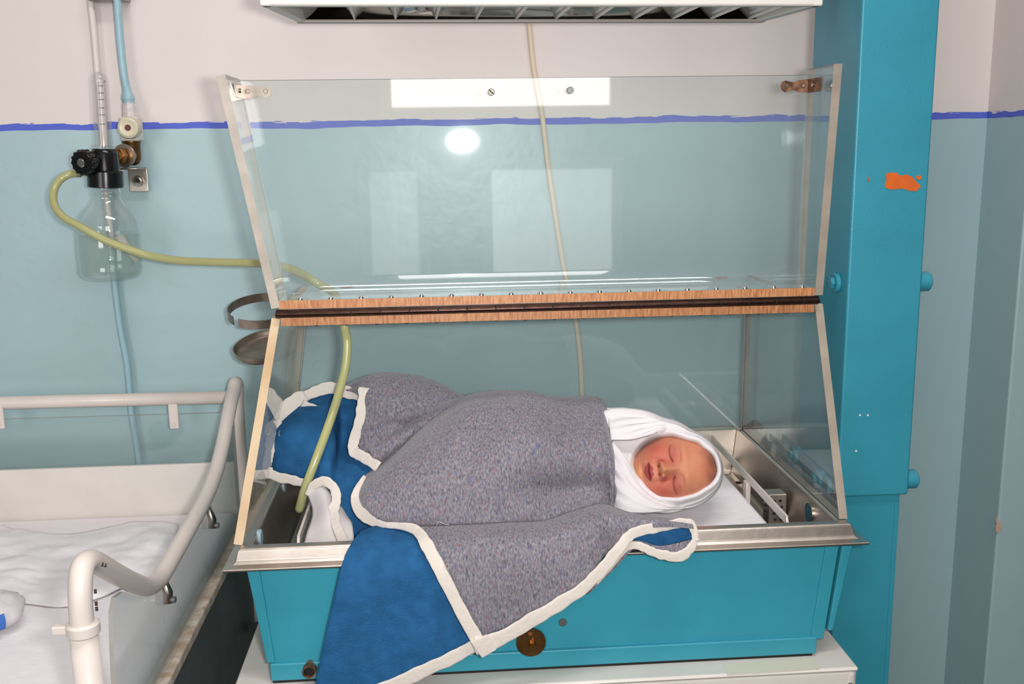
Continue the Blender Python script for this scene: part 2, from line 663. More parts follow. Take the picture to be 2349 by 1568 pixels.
# ------------------------------------------------------------------ the room
YW = 0.56
XC = 0.792
box('wall_back', -2.2, XC, YW, YW + 0.12, 0, 2.9, M_wall, kind='structure')
hexa('wall_pier', [(0.778, 0.42, 0), (2.6, 0.42, 0), (2.6, YW + 0.12, 0), (XC, YW + 0.12, 0),
                   (0.782, 0.42, 2.9), (2.6, 0.42, 2.9), (2.6, YW + 0.12, 2.9), (XC - 0.004, YW + 0.12, 2.9)],
     M_wall, kind='structure', bv=0.004)
box('wall_left', -2.32, -2.2, YB - 0.12, YW + 0.12, 0, 2.9, M_room, kind='structure')
box('wall_right', 2.6, 2.72, YB - 0.12, YW + 0.12, 0, 2.9, M_room, kind='structure')
box('floor', -2.32, 2.72, YB - 0.12, YW + 0.12, -0.1, 0, M_floor, kind='structure')
box('ceiling', -2.32, 2.72, YB - 0.12, YW + 0.12, 2.9, 3.0, M_ceil, kind='structure')
box('wall_front', -2.2, 2.6, YB - 0.12, YB, 0, 2.9, M_room, kind='structure')


def window(name, x0, x1, z0, z1):
    t = thing(name, 'white framed window', 'window', ((x0 + x1) / 2, YB, z0))
    del t['category'], t['label']
    t['kind'] = 'structure'
    f = 0.045
    box('frame_rail', x0 - f, x1 + f, YB + 0.001, YB + 0.05, z1, z1 + f, M_whitep, t)
    box('frame_rail', x0 - f, x1 + f, YB + 0.001, YB + 0.05, z0 - f, z0, M_whitep, t)
    box('frame_stile', x0 - f, x0, YB + 0.001, YB + 0.05, z0, z1, M_whitep, t)
    box('frame_stile', x1, x1 + f, YB + 0.001, YB + 0.05, z0, z1, M_whitep, t)
    mx = (x0 + x1) / 2
    box('frame_bar', mx - 0.012, mx + 0.012, YB + 0.001, YB + 0.025, z0, z1, M_whitep, t)


window('window_1', -0.29, 0.58, 1.52, 2.41)
window('added_pane_frame_wide', 0.10, 0.59, 0.87, 1.27)  # invented frame round the wide added reflection light
window('added_pane_frame_narrow', -0.39, -0.20, 0.93, 1.27)  # invented frame round the narrow added reflection light
window('window_2', -1.95, -0.95, 0.9, 2.4)

# chipped plaster on the pier's edge
pts = [(2286, 1178), (2288, 1188), (2294, 1196), (2299, 1203), (2297, 1210), (2299, 1214), (2293, 1218), (2289, 1223), (2285, 1219), (2284, 1210), (2287, 1203), (2285, 1194)]
ch = [P(*q, Y=0.4192) for q in pts]
ch2 = [c + np.array([0, 0.002, 0]) for c in ch]
n = len(ch)
mesh('plaster_chip', ch + ch2, [tuple(range(n))] + [(i, (i + 1) % n, n + (i + 1) % n, n + i) for i in range(n)],
     simple('bare_plaster', srgb(205, 178, 160), 0.9, var=0.2, vscale=200), bpy.data.objects['wall_pier'])

# ------------------------------------------------------------------ white trolley under the machine
t = thing('trolley', 'white enamel trolley standing under the turquoise box', 'trolley', (0, 0.15, 0))
CX0, CX1, CY0, CY1, CZ = -0.366, 0.356, -0.026, 0.36, 0.765
box('top_plate', CX0, CX1, CY0, CY1, CZ - 0.006, CZ, M_cart, t, bv=0.003)
box('front_rail', CX0 + 0.002, CX1 - 0.004, CY0 + 0.001, CY0 + 0.02, CZ - 0.026, CZ - 0.006, M_cart, t, bv=0.002)
box('back_rail', CX0 + 0.002, CX1 - 0.004, CY1 - 0.02, CY1 - 0.001, CZ - 0.026, CZ - 0.006, M_cart, t, bv=0.002)
box('side_rail', CX0 + 0.001, CX0 + 0.012, CY0 + 0.02, CY1 - 0.02, CZ - 0.026, CZ - 0.006, M_cart, t)
box('side_rail', CX1 - 0.012, CX1 - 0.001, CY0 + 0.02, CY1 - 0.02, CZ - 0.026, CZ - 0.006, M_cart, t)
for x in (CX0 + 0.010, CX1 - 0.009):
    for y in (CY0 + 0.010, CY1 - 0.010):
        l = cyl('leg', (x, y, 0.0), (x, y, CZ - 0.008), 0.0095, M_cart, t)
        if y < 0.1:
            cyl('leg_screw', (x, y - 0.0135, CZ - 0.022), (x, y - 0.008, CZ - 0.022), 0.003, M_darksteel, l)
box('shelf', CX0 + 0.01, CX1 - 0.01, CY0 + 0.01, CY1 - 0.01, 0.24, 0.25, M_cart, t)
# yellowed tape left on the top
hexa('tape_patch', [P(1660, 1522, Z=CZ + .0002), P(1668, 1546, Z=CZ + .0002), P(1880, 1533, Z=CZ + .0002), P(1868, 1508, Z=CZ + .0002),
                    P(1660, 1522, Z=CZ + .0006), P(1668, 1546, Z=CZ + .0006), P(1880, 1533, Z=CZ + .0006), P(1868, 1508, Z=CZ + .0006)],
     simple('old_tape', srgb(218, 212, 190), 0.5), t)

# ------------------------------------------------------------------ turquoise box
BX = thing('incubator_cabinet', 'turquoise enamelled metal cabinet tapering downward below the steel tray', 'cabinet', (0, 0.2, CZ))
zt, zb = 0.911, 0.790
o = mesh('body', [(-0.327, 0.008, zb), (0.318, 0.008, zb), (0.318, 0.40, zb), (-0.327, 0.40, zb),
              (-0.343, 0.006, zt), (0.338, 0.006, zt), (0.338, 0.41, zt), (-0.343, 0.41, zt)],
         [f for f in BOXF if f != (4, 5, 6, 7)], M_turqL, BX)          # open on top: the tray hangs in it
recalc(o)
o.modifiers.new('solid', 'SOLIDIFY').thickness = 0.002
# folded left edge of the front sheet
hexa('edge_fold', [(-0.3275, 0.0065, zb), (-0.318, 0.0055, zb), (-0.318, 0.011, zb), (-0.3275, 0.012, zb),
                   (-0.3435, 0.0045, zt), (-0.329, 0.0035, zt), (-0.329, 0.009, zt), (-0.3435, 0.010, zt)], M_turqL, BX, bv=0.0012)
hexa('edge_fold', [(0.309, 0.0055, zb - 0.004), (0.325, 0.0055, zb - 0.004), (0.325, 0.012, zb - 0.004), (0.309, 0.012, zb - 0.004),
                   (0.322, 0.0035, zt), (0.338, 0.0035, zt), (0.338, 0.010, zt), (0.322, 0.010, zt)], M_turqL, BX, bv=0.0012)
# foot flange
hexa('foot_flange', [(-0.324, 0.004, CZ + 0.003), (0.3165, 0.004, CZ + 0.003), (0.3165, 0.40, CZ + 0.003), (-0.324, 0.40, CZ + 0.003),
                     (-0.324, 0.003, zb), (0.3165, 0.003, zb), (0.3165, 0.40, zb), (-0.324, 0.40, zb)], M_turqL, BX, bv=0.002)
box('rubber_seal', -0.322, 0.312, 0.006, 0.39, CZ, CZ + 0.0035, M_dark, BX)
# separate cover plate at the right end
hexa('side_cover', [(0.329, 0.004, 0.797), (0.3355, 0.004, 0.797), (0.345, 0.35, 0.797), (0.329, 0.35, 0.797),
                    (0.341, 0.002, zt), (0.354, 0.002, zt), (0.354, 0.35, zt), (0.341, 0.35, zt)], M_turqL, BX, bv=0.0015)
q = P(1945, 1342, Y=0.03)
cyl('side_screw', (0.343, 0.03, q[2]), (0.350, 0.03, q[2]), 0.0075, M_rust, BX)
# brass drain disc with its bolt, small screw, pipe hole
q = P(1218, 1472, Y=0.004)
d = cyl('drain_disc', (q[0], 0.006, q[2]), (q[0], 0.0015, q[2]), 0.0172, M_bronze, BX, seg=36)
q2 = P(1221, 1480, Y=-0.004)
cyl('drain_bolt', (q2[0], 0.002, q2[2]), (q2[0], -0.007, q2[2]), 0.0042, M_brass, d, seg=6)
box('drain_lever', q2[0] - 0.004, q2[0] + 0.0, -0.002, 0.001, q2[2] - 0.002, q2[2] + 0.012, M_brass, d)
q = P(1291, 1427, Y=0.006)
cyl('panel_screw', (q[0], 0.009, q[2]), (q[0], 0.0045, q[2]), 0.0046, M_darksteel, BX)
q = P(711, 1533, Y=0.002)
lathe('pipe_stub', (q[0], 0.012, q[2]), (q[0], -0.006, q[2]), [(0, 0.0078), (0.018, 0.0078), (0.018, 0.0062), (0.004, 0.006), (0.004, 0.0)], M_rust, BX, seg=24)
cyl('pipe_bore', (q[0], 0.003, q[2]), (q[0], -0.0025, q[2]), 0.0062, M_dark, BX)

# ------------------------------------------------------------------ stainless tray
TR = thing('steel_tray', 'stainless steel tray with raised rim resting on the turquoise box', 'tray', (0, 0.21, 0.911))
IX0, IX1, IY0, IY1 = -0.338, 0.338, 0.012, 0.412
prof = [(-0.016, 0.860), (-0.0125, 0.864), (-0.003, 0.924), (-0.0022, 0.930), (0.000, 0.932), (0.0095, 0.932), (0.012, 0.930),
        (0.0145, 0.919), (0.018, 0.9155), (0.027, 0.9145), (0.0275, 0.9125), (0.0265, 0.911), (0.010, 0.911)]
vs, fs = [], []
for off, z in prof:
    vs += [(IX0 - off, IY0 - off, z), (IX1 + off, IY0 - off, z), (IX1 + off, IY1 + off, z), (IX0 - off, IY1 + off, z)]
for i in range(len(prof) - 1):
    for j in range(4):
        k = (j + 1) % 4
        fs.append((i * 4 + j, i * 4 + k, (i + 1) * 4 + k, (i + 1) * 4 + j))
fs.append((3, 2, 1, 0))
o = mesh('pan', vs, fs, M_steel, TR)
recalc(o)
bevel(o, 0.0012, 2, 20)
# holes in the end walls
for px, py, X in ((1855, 1176, 0.331),):
    q = P(px, py, X=X)
    vh = lathe('vent_hole', (X + 0.006, q[1], q[2]), (X - 0.004, q[1], q[2]), [(0.0, 0.0120), (0.0062, 0.0120), (0.0065, 0.0124), (0.0062, 0.0128), (0, 0.0128)],
               M_steelw, TR, seg=28)
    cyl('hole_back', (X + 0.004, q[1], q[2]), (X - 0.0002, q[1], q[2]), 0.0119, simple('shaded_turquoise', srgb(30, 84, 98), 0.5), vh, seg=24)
for px, py in ((654, 1112), (600, 1232)):
    q = P(px, py, X=-0.333)
    cyl('vent_hole', (-0.338, q[1], q[2]), (-0.3325, q[1], q[2]), 0.0095, simple('vent_light', srgb(150, 176, 184), 0.5), TR, seg=24)
# inner floor plate edges beside the mattress
q = P(1330 + 0, 1000, Z=.87)
box('floor_plate', -0.27, 0.275, 0.03, 0.395, 0.861, 0.866, M_steelw, TR, bv=0.001)
for px, py in ((1694, 1106), (1769, 1168)):
    q = P(px, py, Z=0.8665)
    cyl('drain_hole', (q[0], q[1], 0.8655), (q[0], q[1], 0.8668), 0.0045, M_dark, TR)

# white painted dividers
for sx, lab in ((1, 'white painted flat bar divider standing at the head end of the mattress'),
                (-1, 'white painted flat bar divider standing at the foot end of the mattress')):
    X = 0.294 if sx > 0 else -0.292
    t = thing('divider_frame', lab, 'divider', (X, 0.22, 0.861), 'bar dividers in the tray')
    y0, y1 = (0.048, 0.398)
    zt_ = 0.921
    hexa('top_bar', [(X - .0015, y0 + .012, zt_ - .010), (X + .0015, y0 + .012, zt_ - .010), (X + .0015, y1, zt_ - .008), (X - .0015, y1, zt_ - .008),
                     (X - .0015, y0 + .012, zt_), (X + .0015, y0 + .012, zt_), (X + .0015, y1, zt_ + .002), (X - .0015, y1, zt_ + .002)], M_cotp, t)
    hexa('corner_bar', [(X - .0015, y0, zt_ - .028), (X + .0015, y0, zt_ - .028), (X + .0015, y0 + .009, zt_ - .028), (X - .0015, y0 + .009, zt_ - .028),
                        (X - .0015, y0 + .006, zt_ - .010), (X + .0015, y0 + .006, zt_ - .010), (X + .0015, y0 + .014, zt_ - .0005), (X - .0015, y0 + .014, zt_ - .0005)], M_cotp, t)
    for ya, yb in ((y0, y0 + 0.009), (0.205, 0.222), (y1 - 0.016, y1)):
        box('upright', X - .0046, X + .0016, ya + .002, yb - .002, 0.8662, zt_ - 0.009, M_cotp, t)
    if sx > 0:
        q = P(1725, 1090, Z=0.92)

# perforated steel cover in the right end of the tray
bx, by = 0.3155, 0.165
t = thing('perforated_cover', 'small perforated steel heater cover in the head end of the tray', 'cover', (bx, by, 0.861))
hw = 0.0125
hexa('cover_body', [(bx - hw, by - .012, .861), (bx + hw, by - .012, .861), (bx + hw, by + .012, .861), (bx - hw, by + .012, .861),
                    (bx - hw + .001, by - .011, .914), (bx + hw - .001, by - .011, .914), (bx + hw - .001, by + .011, .914), (bx - hw + .001, by + .011, .914)],
     M_steel, t, bv=0.0012)
k = 0
for r in range(4):
    for c in range(2):
        x = bx - 0.004 + 0.008 * c + (0.002 if r % 2 else 0) - .001
        z = 0.905 - 0.0085 * r
        cyl('vent_perforation', (x, by - 0.0115, z), (x, by - 0.0127, z), 0.0019, M_dark, t, seg=10)
cyl('vent_perforation', (bx - .003, by - 0.0115, 0.868), (bx - .003, by - 0.0132, 0.868), 0.0022, M_dark, t, seg=10)
for r in range(3):
    z = 0.903 - 0.008 * r
    cyl('vent_perforation', (bx - hw + .0006, by + .002, z), (bx - hw - .0012, by + .002, z), 0.0019, M_dark, t, seg=10)

# ------------------------------------------------------------------ turquoise column
CLM = thing('machine_column', 'tall turquoise enamelled steel column beside the hood with an orange paint chip', 'column', (0.43, 0.2, 0))
ux0, ux1, uy0, uy1, uz = 0.385, 0.4795, 0.130, 0.283, 0.915
box('upper_sleeve', ux0, ux1, uy0, uy1, uz, 2.05, M_turq, CLM, bv=0.003, seg=3)
box('lower_post', ux0 + 0.006, ux1 - 0.008, uy0 + 0.006, uy1 - 0.008, 0.03, uz + 0.02, M_turq, CLM, bv=0.002)
box('base_plate', ux0 - 0.02, ux1 + 0.06, uy0 - 0.08, uy1 + 0.08, 0, 0.03, M_turq, CLM, bv=0.003)
box('cover_strip', ux1 - 0.0145, ux1 - 0.0085, uy0 + 0.0045, uy0 + 0.007, 0.4, uz - 0.012, M_turq, CLM, bv=0.0006)


def side_bolt(px, py, left, r, L, hexhead=True):
    X = ux0 if left else ux1
    q = P(px, py, X=X)
    s = -1 if left else 1
    y = min(max(q[1], uy0 + r + .002), uy1 - r - .002)
    b = cyl('bolt', (X, y, q[2]), (X + s * L, y, q[2]), r, M_turq, CLM, seg=24)
    cyl('bolt_head', (X + s * L, y, q[2]), (X + s * (L + 0.005), y, q[2]), r * 0.62, M_turq, b, seg=6)
    return b


side_bolt(1922, 648, True, 0.0125, 0.006)
b1 = side_bolt(1890, 1098, True, 0.0135, 0.012)
b2 = side_bolt(1826, 1036, True, 0.0135, 0.012)
qa, qb = P(1890, 1098, X=ux0), P(1826, 1036, X=ux0)
ya_, yb_ = uy0 + .0155, uy1 - .0155
hexa('clamp_bar', [(ux0 - .007, ya_, qa[2] - .009), (ux0 - .0002, ya_, qa[2] - .009), (ux0 - .0002, yb_, qb[2] - .009), (ux0 - .007, yb_, qb[2] - .009),
                   (ux0 - .007, ya_, qa[2] + .009), (ux0 - .0002, ya_, qa[2] + .009), (ux0 - .0002, yb_, qb[2] + .009), (ux0 - .007, yb_, qb[2] + .009)], M_turq, CLM, bv=0.001)
q = P(2118, 645, Y=0.146)
b = cyl('bolt', (ux1, 0.146, q[2]), (ux1 + 0.017, 0.146, q[2]), 0.0125, M_turq, CLM, seg=24)
q = P(2083, 1098, Y=0.146)
b = cyl('bolt', (ux1, 0.146, q[2]), (ux1 + 0.017, 0.146, q[2]), 0.0125, M_turq, CLM, seg=24)


def flake(pts, m, parent, Y, name='paint_chip', th=0.0006):
    a = [P(*p, Y=Y - th) for p in pts]
    c = [v + np.array([0, th * 1.5, 0]) for v in a]
    n = len(a)
    o = mesh(name, a + c, [tuple(range(n)), tuple(range(2 * n - 1, n - 1, -1))] +
             [(i, (i + 1) % n, n + (i + 1) % n, n + i) for i in range(n)], m, parent)
    return recalc(o)


flake([(2032, 402), (2037, 396), (2058, 396), (2062, 401), (2071, 403), (2077, 399), (2083, 402), (2090, 404), (2096, 409), (2101, 416), (2107, 421), (2113, 427),
       (2108, 432), (2103, 438), (2090, 438), (2077, 434), (2066, 432), (2056, 434), (2040, 434), (2031, 430), (2030, 421), (2034, 414)], M_chip, CLM, uy0)
flake([(2101, 405), (2106, 402), (2113, 403), (2114, 410), (2109, 412), (2103, 411)], M_chip, CLM, uy0)
flake([(1991, 407), (1994, 405), (1995, 412), (1992, 418), (1990, 413)], simple('chip_brown', srgb(160, 96, 70), 0.6), CLM, uy0)
for px, py in ((1973, 952), (1991, 952), (1964, 1034)):
    flake([(px - 2, py - 2), (px + 2, py - 2), (px + 2, py + 2), (px - 2, py + 2)], M_whitep, CLM, uy0)

# ------------------------------------------------------------------ ceiling lamp of the machine
LP = thing('phototherapy_lamp', 'white fluorescent lamp housing with mirrored louvre above the hood', 'lamp', (0.015, 0.18, 1.52))
ZL = 1.520
yaw = math.radians(1.9)


def lp(x, y, z):
    return (x * math.cos(yaw) - (y - 0.11) * math.sin(yaw), 0.11 + x * math.sin(yaw) + (y - 0.11) * math.cos(yaw), z)


lx0, lx1, ly0, ly1 = -0.3065, 0.334, 0.108, 0.262
fx0, fx1 = -0.281, 0.317


def lhex(name, bot, top, m, parent, bv=0.001):
    return hexa(name, [lp(*v) for v in bot] + [lp(*v) for v in top], m, parent, bv)


lhex('near_rail', [(lx0, ly0, ZL), (lx1, ly0, ZL), (lx1, ly0 + .012, ZL), (lx0, ly0 + .012, ZL)],
     [(lx0, ly0 - .002, ZL + .10), (lx1, ly0 - .002, ZL + .10), (lx1, ly0 + .012, ZL + .10), (lx0, ly0 + .012, ZL + .10)], M_housing, LP, 0.003)
lhex('far_rail', [(fx0, ly1 - .012, ZL - .001), (fx1, ly1 - .012, ZL - .001), (fx1, ly1, ZL - .001), (fx0, ly1, ZL - .001)],
     [(fx0, ly1 - .012, ZL + .003), (fx1, ly1 - .012, ZL + .003), (fx1, ly1, ZL + .003), (fx0, ly1, ZL + .003)], M_greyrail, LP, 0.001)
lhex('back_wall', [(fx0, ly1 - .002, ZL + .003), (fx1, ly1 - .002, ZL + .003), (fx1, ly1, ZL + .003), (fx0, ly1, ZL + .003)],
     [(fx0, ly1 - .002, ZL + .10), (fx1, ly1 - .002, ZL + .10), (fx1, ly1, ZL + .10), (fx0, ly1, ZL + .10)], M_housing, LP, 0.0005)
for a, b, s in ((lx0, fx0, 1), (lx1, fx1, -1)):
    lhex('end_cap', [(a, ly0, ZL), (a + s * .012, ly0, ZL), (b + s * .012, ly1, ZL), (b, ly1, ZL)] if s > 0 else
         [(a - .012, ly0, ZL), (a, ly0, ZL), (b, ly1, ZL), (b - .012, ly1, ZL)],
         [(a - s * .004, ly0, ZL + .10), (a + s * .012, ly0, ZL + .10), (b + s * .012, ly1, ZL + .10), (b - s * .004, ly1, ZL + .10)] if s > 0 else
         [(a - .012, ly0, ZL + .10), (a + .004, ly0, ZL + .10), (b + .004, ly1, ZL + .10), (b - .012, ly1, ZL + .10)], M_housing, LP, 0.002)
lhex('top_cover', [(lx0, ly0, ZL + .10), (lx1, ly0, ZL + .10), (lx1, ly1, ZL + .10), (lx0, ly1, ZL + .10)],
     [(lx0 + .01, ly0 + .01, ZL + .112), (lx1 - .01, ly0 + .01, ZL + .112), (lx1 - .01, ly1 - .01, ZL + .112), (lx0 + .01, ly1 - .01, ZL + .112)], M_housing, LP)
# mirrored trough: curved reflector
vs, fs = [], []
NP = 20
for i in range(NP + 1):
    a = math.pi * i / NP
    y = (ly0 + ly1) / 2 + 0.001 - (ly1 - ly0 - 0.016) / 2 * math.cos(a)
    z = ZL + 0.003 + 0.030 * (1 - math.cos(a) ** 2)
    vs += [lp(lx0 + 0.03, y, z), lp(lx1 - 0.022, y, z)]
    if i:
        fs.append((2 * i - 2, 2 * i - 1, 2 * i + 1, 2 * i))
o = mesh('reflector', vs, fs, M_mirror, LP, smooth=True)
o.modifiers.new('solid', 'SOLIDIFY').thickness = 0.0008
# louvre blades, wedge shaped, ribbed
nb = 11
for i in range(nb):
    xx = fx0 + 0.071 + i * 0.0505
    prof = []
    K = 9
    ya, yb = ly0 + 0.013, ly1 - 0.010
    vs, fs = [], []
    for k in range(K):
        f = k / (K - 1)
        z = ZL + 0.002 + 0.019 * f
        w = 0.0006 + 0.015 * f ** 1.5 + (0.0006 if k % 2 else 0)
        vs += [lp(xx - w, ya, z), lp(xx - w, yb, z), lp(xx + w, yb, z), lp(xx + w, ya, z)]
    for k in range(K - 1):
        for j in range(4):
            fs.append((4 * k + j, 4 * k + (j + 1) % 4, 4 * k + 4 + (j + 1) % 4, 4 * k + 4 + j))
    fs += [(3, 2, 1, 0), tuple(4 * (K - 1) + j for j in range(4))]
    recalc(mesh('louvre_blade', vs, fs, M_blade, LP))
box('mounting_arm', 0.318, ux0 - 0.0005, 0.17, 0.23, ZL + 0.055, ZL + 0.095, M_housing, LP, bv=0.003)

# ------------------------------------------------------------------ acrylic hood
HD = thing('incubator_hood', 'clear acrylic hood with its hinged lid flipped open on the tray', 'hood', (0, 0.21, 0.932))
TH = 0.010
ZR = 0.9325
HT = 1.170                      # top face of the fixed top sheet
L0 = np.array([-0.357, 0.014, ZR]); L1 = np.array([-0.318, 0.122, HT])
L2 = np.array([-0.318, 0.402, HT]); L3 = np.array([-0.353, 0.402, ZR])
R0 = np.array([0.350, 0.014, ZR]); R1 = np.array([0.351, 0.122, HT])
R2 = np.array([0.351, 0.402, HT]); R3 = np.array([0.350, 0.402, ZR])
slab('side_panel', [L0, L1, L2, L3], -TH, M_acr, M_edge, HD)
slab('side_panel', [R0, R3, R2, R1], -TH, M_acr, M_edged, HD)
eps = np.array([0.0105, 0, 0])
slab('back_panel', [L3 + eps + (0, -.001, 0), R3 - eps + (0, -.001, 0), R2 - eps + (0, -.001, -.0105), L2 + eps + (0, -.001, -.0105)], 0.008, M_acr, M_edgeg, HD)
o = slab('top_panel', [L1 + (0.0105, 0, 0), R1 - (0.0105, 0, 0), R2 - (0.0105, 0, 0), L2 + (0.0105, 0, 0)], -TH, M_acr, M_edgeo, HD, medge2=M_acr)
TPN = o
q = P(768, 684, Z=HT + 0.0005)
HOLE = q.copy()


def flat_ring(name, c, r0, r1, h, m, parent):
    return lathe(name, (c[0], c[1], c[2]), (c[0], c[1], c[2] + h), [(0, r0), (0, r1), (h, r1), (h, r0)], m, parent, seg=24)


flat_ring('hose_hole_rim', (q[0], q[1], HT + 0.0002), 0.0062, 0.0095, 0.0006, M_edge, TPN)
for px, py in ((795, 658), (1655, 637), (1702, 658)):
    q = P(px, py, Z=HT)
    flat_ring('vent_hole_rim', (q[0], q[1], HT + 0.0002), 0.0055, 0.0085, 0.0006, M_edgeo, TPN)
for px, py in ((675, 675), (1822, 645)):
    q = P(px, py, Z=HT)
    cyl('countersunk_screw', (q[0], q[1], HT + 0.0001), (q[0], q[1], HT + 0.0012), 0.006, M_chrome, TPN)

# hinge
hy = 0.1155
hz = HT + 0.0052
hx0, hx1 = -0.312, 0.344
HG = cyl('hinge_barrel', (hx0, hy, hz), (hx1, hy, hz), 0.0034, M_hinge, HD, seg=16)
box('hinge_leaf', hx0, hx1, hy + 0.0035, hy + 0.0055, HT + 0.0003, HT + 0.0102, M_hinge, HG)
nk = 19
for i in range(nk):
    x = hx0 + 0.02 + (hx1 - hx0 - 0.04) * i / (nk - 1)
    cyl('hinge_knuckle', (x - 0.0008, hy, hz), (x + 0.0008, hy, hz), 0.0038, M_dark, HG, seg=14)
ZLB = HT + 0.0105               # underside of the opened lid's shelf
for i in range(18):
    x = hx0 + 0.028 + (hx1 - hx0 - 0.046) * i / 17
    sc_ = lathe('hinge_screw', (x, 0.1275, ZLB + TH - 0.0003), (x, 0.1275, ZLB + TH + 0.0035), [(0, 0.0032), (0.001, 0.0032), (0.0026, 0.0022), (0.0033, 0.0004)], M_chrome, HG, seg=12)
    lathe('hinge_screw', (x + 0.017, 0.1275, HT - TH + 0.0003), (x + 0.017, 0.1275, HT - TH - 0.003), [(0, 0.003), (0.001, 0.003), (0.0022, 0.002), (0.0028, 0.0004)], M_steelw, HG, seg=12)

# lid: one bent sheet - shelf, rounded bend, upright face - built in rows along x
YL = 0.176                       # front face of the upright sheet
rb = 0.022
sec = [(0.122, ZLB + TH), (0.135, ZLB + TH), (YL - rb, ZLB + TH)]
for k in range(1, 9):
    a = math.pi / 2 * k / 8
    sec.append((YL - rb + rb * math.sin(a), ZLB + TH + rb * (1 - math.cos(a))))
ztop = 1.4465
sec += [(YL, 1.26), (YL, 1.34), (YL, 1.40), (YL, ztop)]


def lid_x(z):
    f = (z - 1.18) / (ztop - 1.18)
    return -0.3175 - 0.0405 * f, 0.3505 + 0.001 * f


ns = len(sec)
vs, fs, mi = [], [], []
sa = np.array(sec)
tg = np.gradient(sa, axis=0)
tg /= np.linalg.norm(tg, axis=1)[:, None]
nr = np.stack([tg[:, 1], -tg[:, 0]], 1)      # pointing to the back / down
back = sa + nr * TH
for (y, z), (y2, z2) in zip(sa, back):
    a, b = lid_x(z)
    vs += [(a + .0105, y, z), (b - .0105, y, z), (b - .0105, y2, z2), (a + .0105, y2, z2)]
for i in range(ns - 1):
    for j in range(4):
        fs.append((4 * i + j, 4 * i + (j + 1) % 4, 4 * i + 4 + (j + 1) % 4, 4 * i + 4 + j))
        mi.append(0)
fs += [(3, 2, 1, 0), tuple(4 * (ns - 1) + j for j in range(4))]
mi += [1, 2]
LID = mesh('lid', vs, fs, [M_acr, M_edgeo, M_edgeg], HD, smooth=True, midx=mi)
recalc(LID)
LID.data.set_sharp_from_angle(angle=math.radians(40))
# lid wings
for s in (0, 1):
    a0 = lid_x(ZLB)[s]; a1 = lid_x(ztop)[s]
    zb_ = ZLB + 0.0005
    zt2 = 1.4465 if s == 0 else 1.4535
    q4 = [np.array((a0, 0.122, zb_)), np.array((a0, YL + TH, zb_)), np.array((a1, YL + TH - .002, zt2)), np.array((a1, 0.0975, zt2))]
    if s == 0:
        slab('lid_side_panel', q4, 0.010, M_acr, M_edgeg, LID)
    else:
        slab('lid_side_panel', q4[::-1], 0.010, M_acr, M_edged, LID)
# corner brackets at the top of the lid
for s in (0, 1):
    e = 1 if s == 0 else -1
    xw = lid_x(1.432)[s] + e * 0.0105
    zc = 1.4335
    m_ = M_steelw if s == 0 else M_rust
    r = 0.0085
    vs, fs = [], []
    outl = [(0, -r), (0.012, -r * 0.9), (0.019, -r * 0.55), (0.024, -r * 0.75), (0.029, -r * 0.9), (0.0335, -r * 0.55), (0.035, 0),
            (0.0335, r * 0.55), (0.029, r * 0.75), (0.024, r * 0.6), (0.019, r * 0.5), (0.012, r * 0.8), (0, r * 0.9)]
    yf = YL - 0.0015
    n = len(outl)
    a_ = [(xw + e * x, yf - 0.0012, zc + z) for x, z in outl] + [(xw + e * x, yf + 0.0002, zc + z) for x, z in outl]
    o = mesh('corner_bracket', a_, [tuple(range(n)), tuple(range(2 * n - 1, n - 1, -1))] + [(i, (i + 1) % n, n + (i + 1) % n, n + i) for i in range(n)], M_steelw if s == 0 else M_rust, LID)
    recalc(o)
    o2 = hexa('bracket_wing', [(xw, yf - .045, zc - r), (xw + e * .0013, yf - .045, zc - r), (xw + e * .0013, yf, zc - r), (xw, yf, zc - r),
                               (xw, yf - .045, zc + r * .9), (xw + e * .0013, yf - .045, zc + r * .9), (xw + e * .0013, yf, zc + r * .9), (xw, yf, zc + r * .9)], m_, LID)
    for dx in (0.007, 0.028):
        cyl('bracket_screw', (xw + e * dx, yf - 0.0005, zc), (xw + e * dx, yf - 0.003, zc), 0.0026, M_steelw, LID, seg=12)
    cyl('bracket_screw', (xw, yf - 0.02, zc), (xw + e * 0.003, yf - 0.02, zc), 0.0026, M_steelw, LID, seg=12)
M_screw = simple('dull_screw', srgb(150, 146, 136), 0.5, 0.6, var=0.2, vscale=400)
for px, py, m_ in ((1127, 211, M_screw), (1308, 207, M_darksteel)):
    q = P(px, py, Y=YL - 0.002)
    o = cyl('slotted_screw', (q[0], YL + 0.0, q[2]), (q[0], YL - 0.0035, q[2]), 0.0042, m_, LID, seg=20)
    dx, dz = 0.0028, -0.0028
    tube('screw_slot', [(q[0] - dx, YL - 0.0035, q[2] - dz), (q[0] + dx, YL - 0.0035, q[2] + dz)], 0.0006, M_dark, o, seg=6) if m_ is M_screw else None
# rust stains where the hood meets the tray
for px, py, sx_, sy_ in ((1722, 968, 0.014, 0.006), (1700, 968, 0.011, 0.0025)):
    q = P(px, py, Z=0.934)
    o = lathe('rust_fillet', (q[0], 0.405, 0.9325), (q[0], 0.405, 0.9325 + sy_ * 2), [(0, sx_), (sy_ * .8, sx_ * .75), (sy_ * 1.6, sx_ * .3), (sy_ * 2, 0.0)], M_rust, HD, seg=14)
cyl('panel_screw', (-0.353, 0.03, 0.945), (-0.347, 0.03, 0.945), 0.004, M_rust, HD, seg=12)

# ------------------------------------------------------------------ pipes on the wall
YP = 0.546
pp = [(200, -60), (207, 0), (214, 60), (221, 140), (226, 200), (237, 330), (250, 480), (262, 640), (276, 750), (292, 840), (302, 950), (312, 1010), (321, 1080), (330, 1180)]


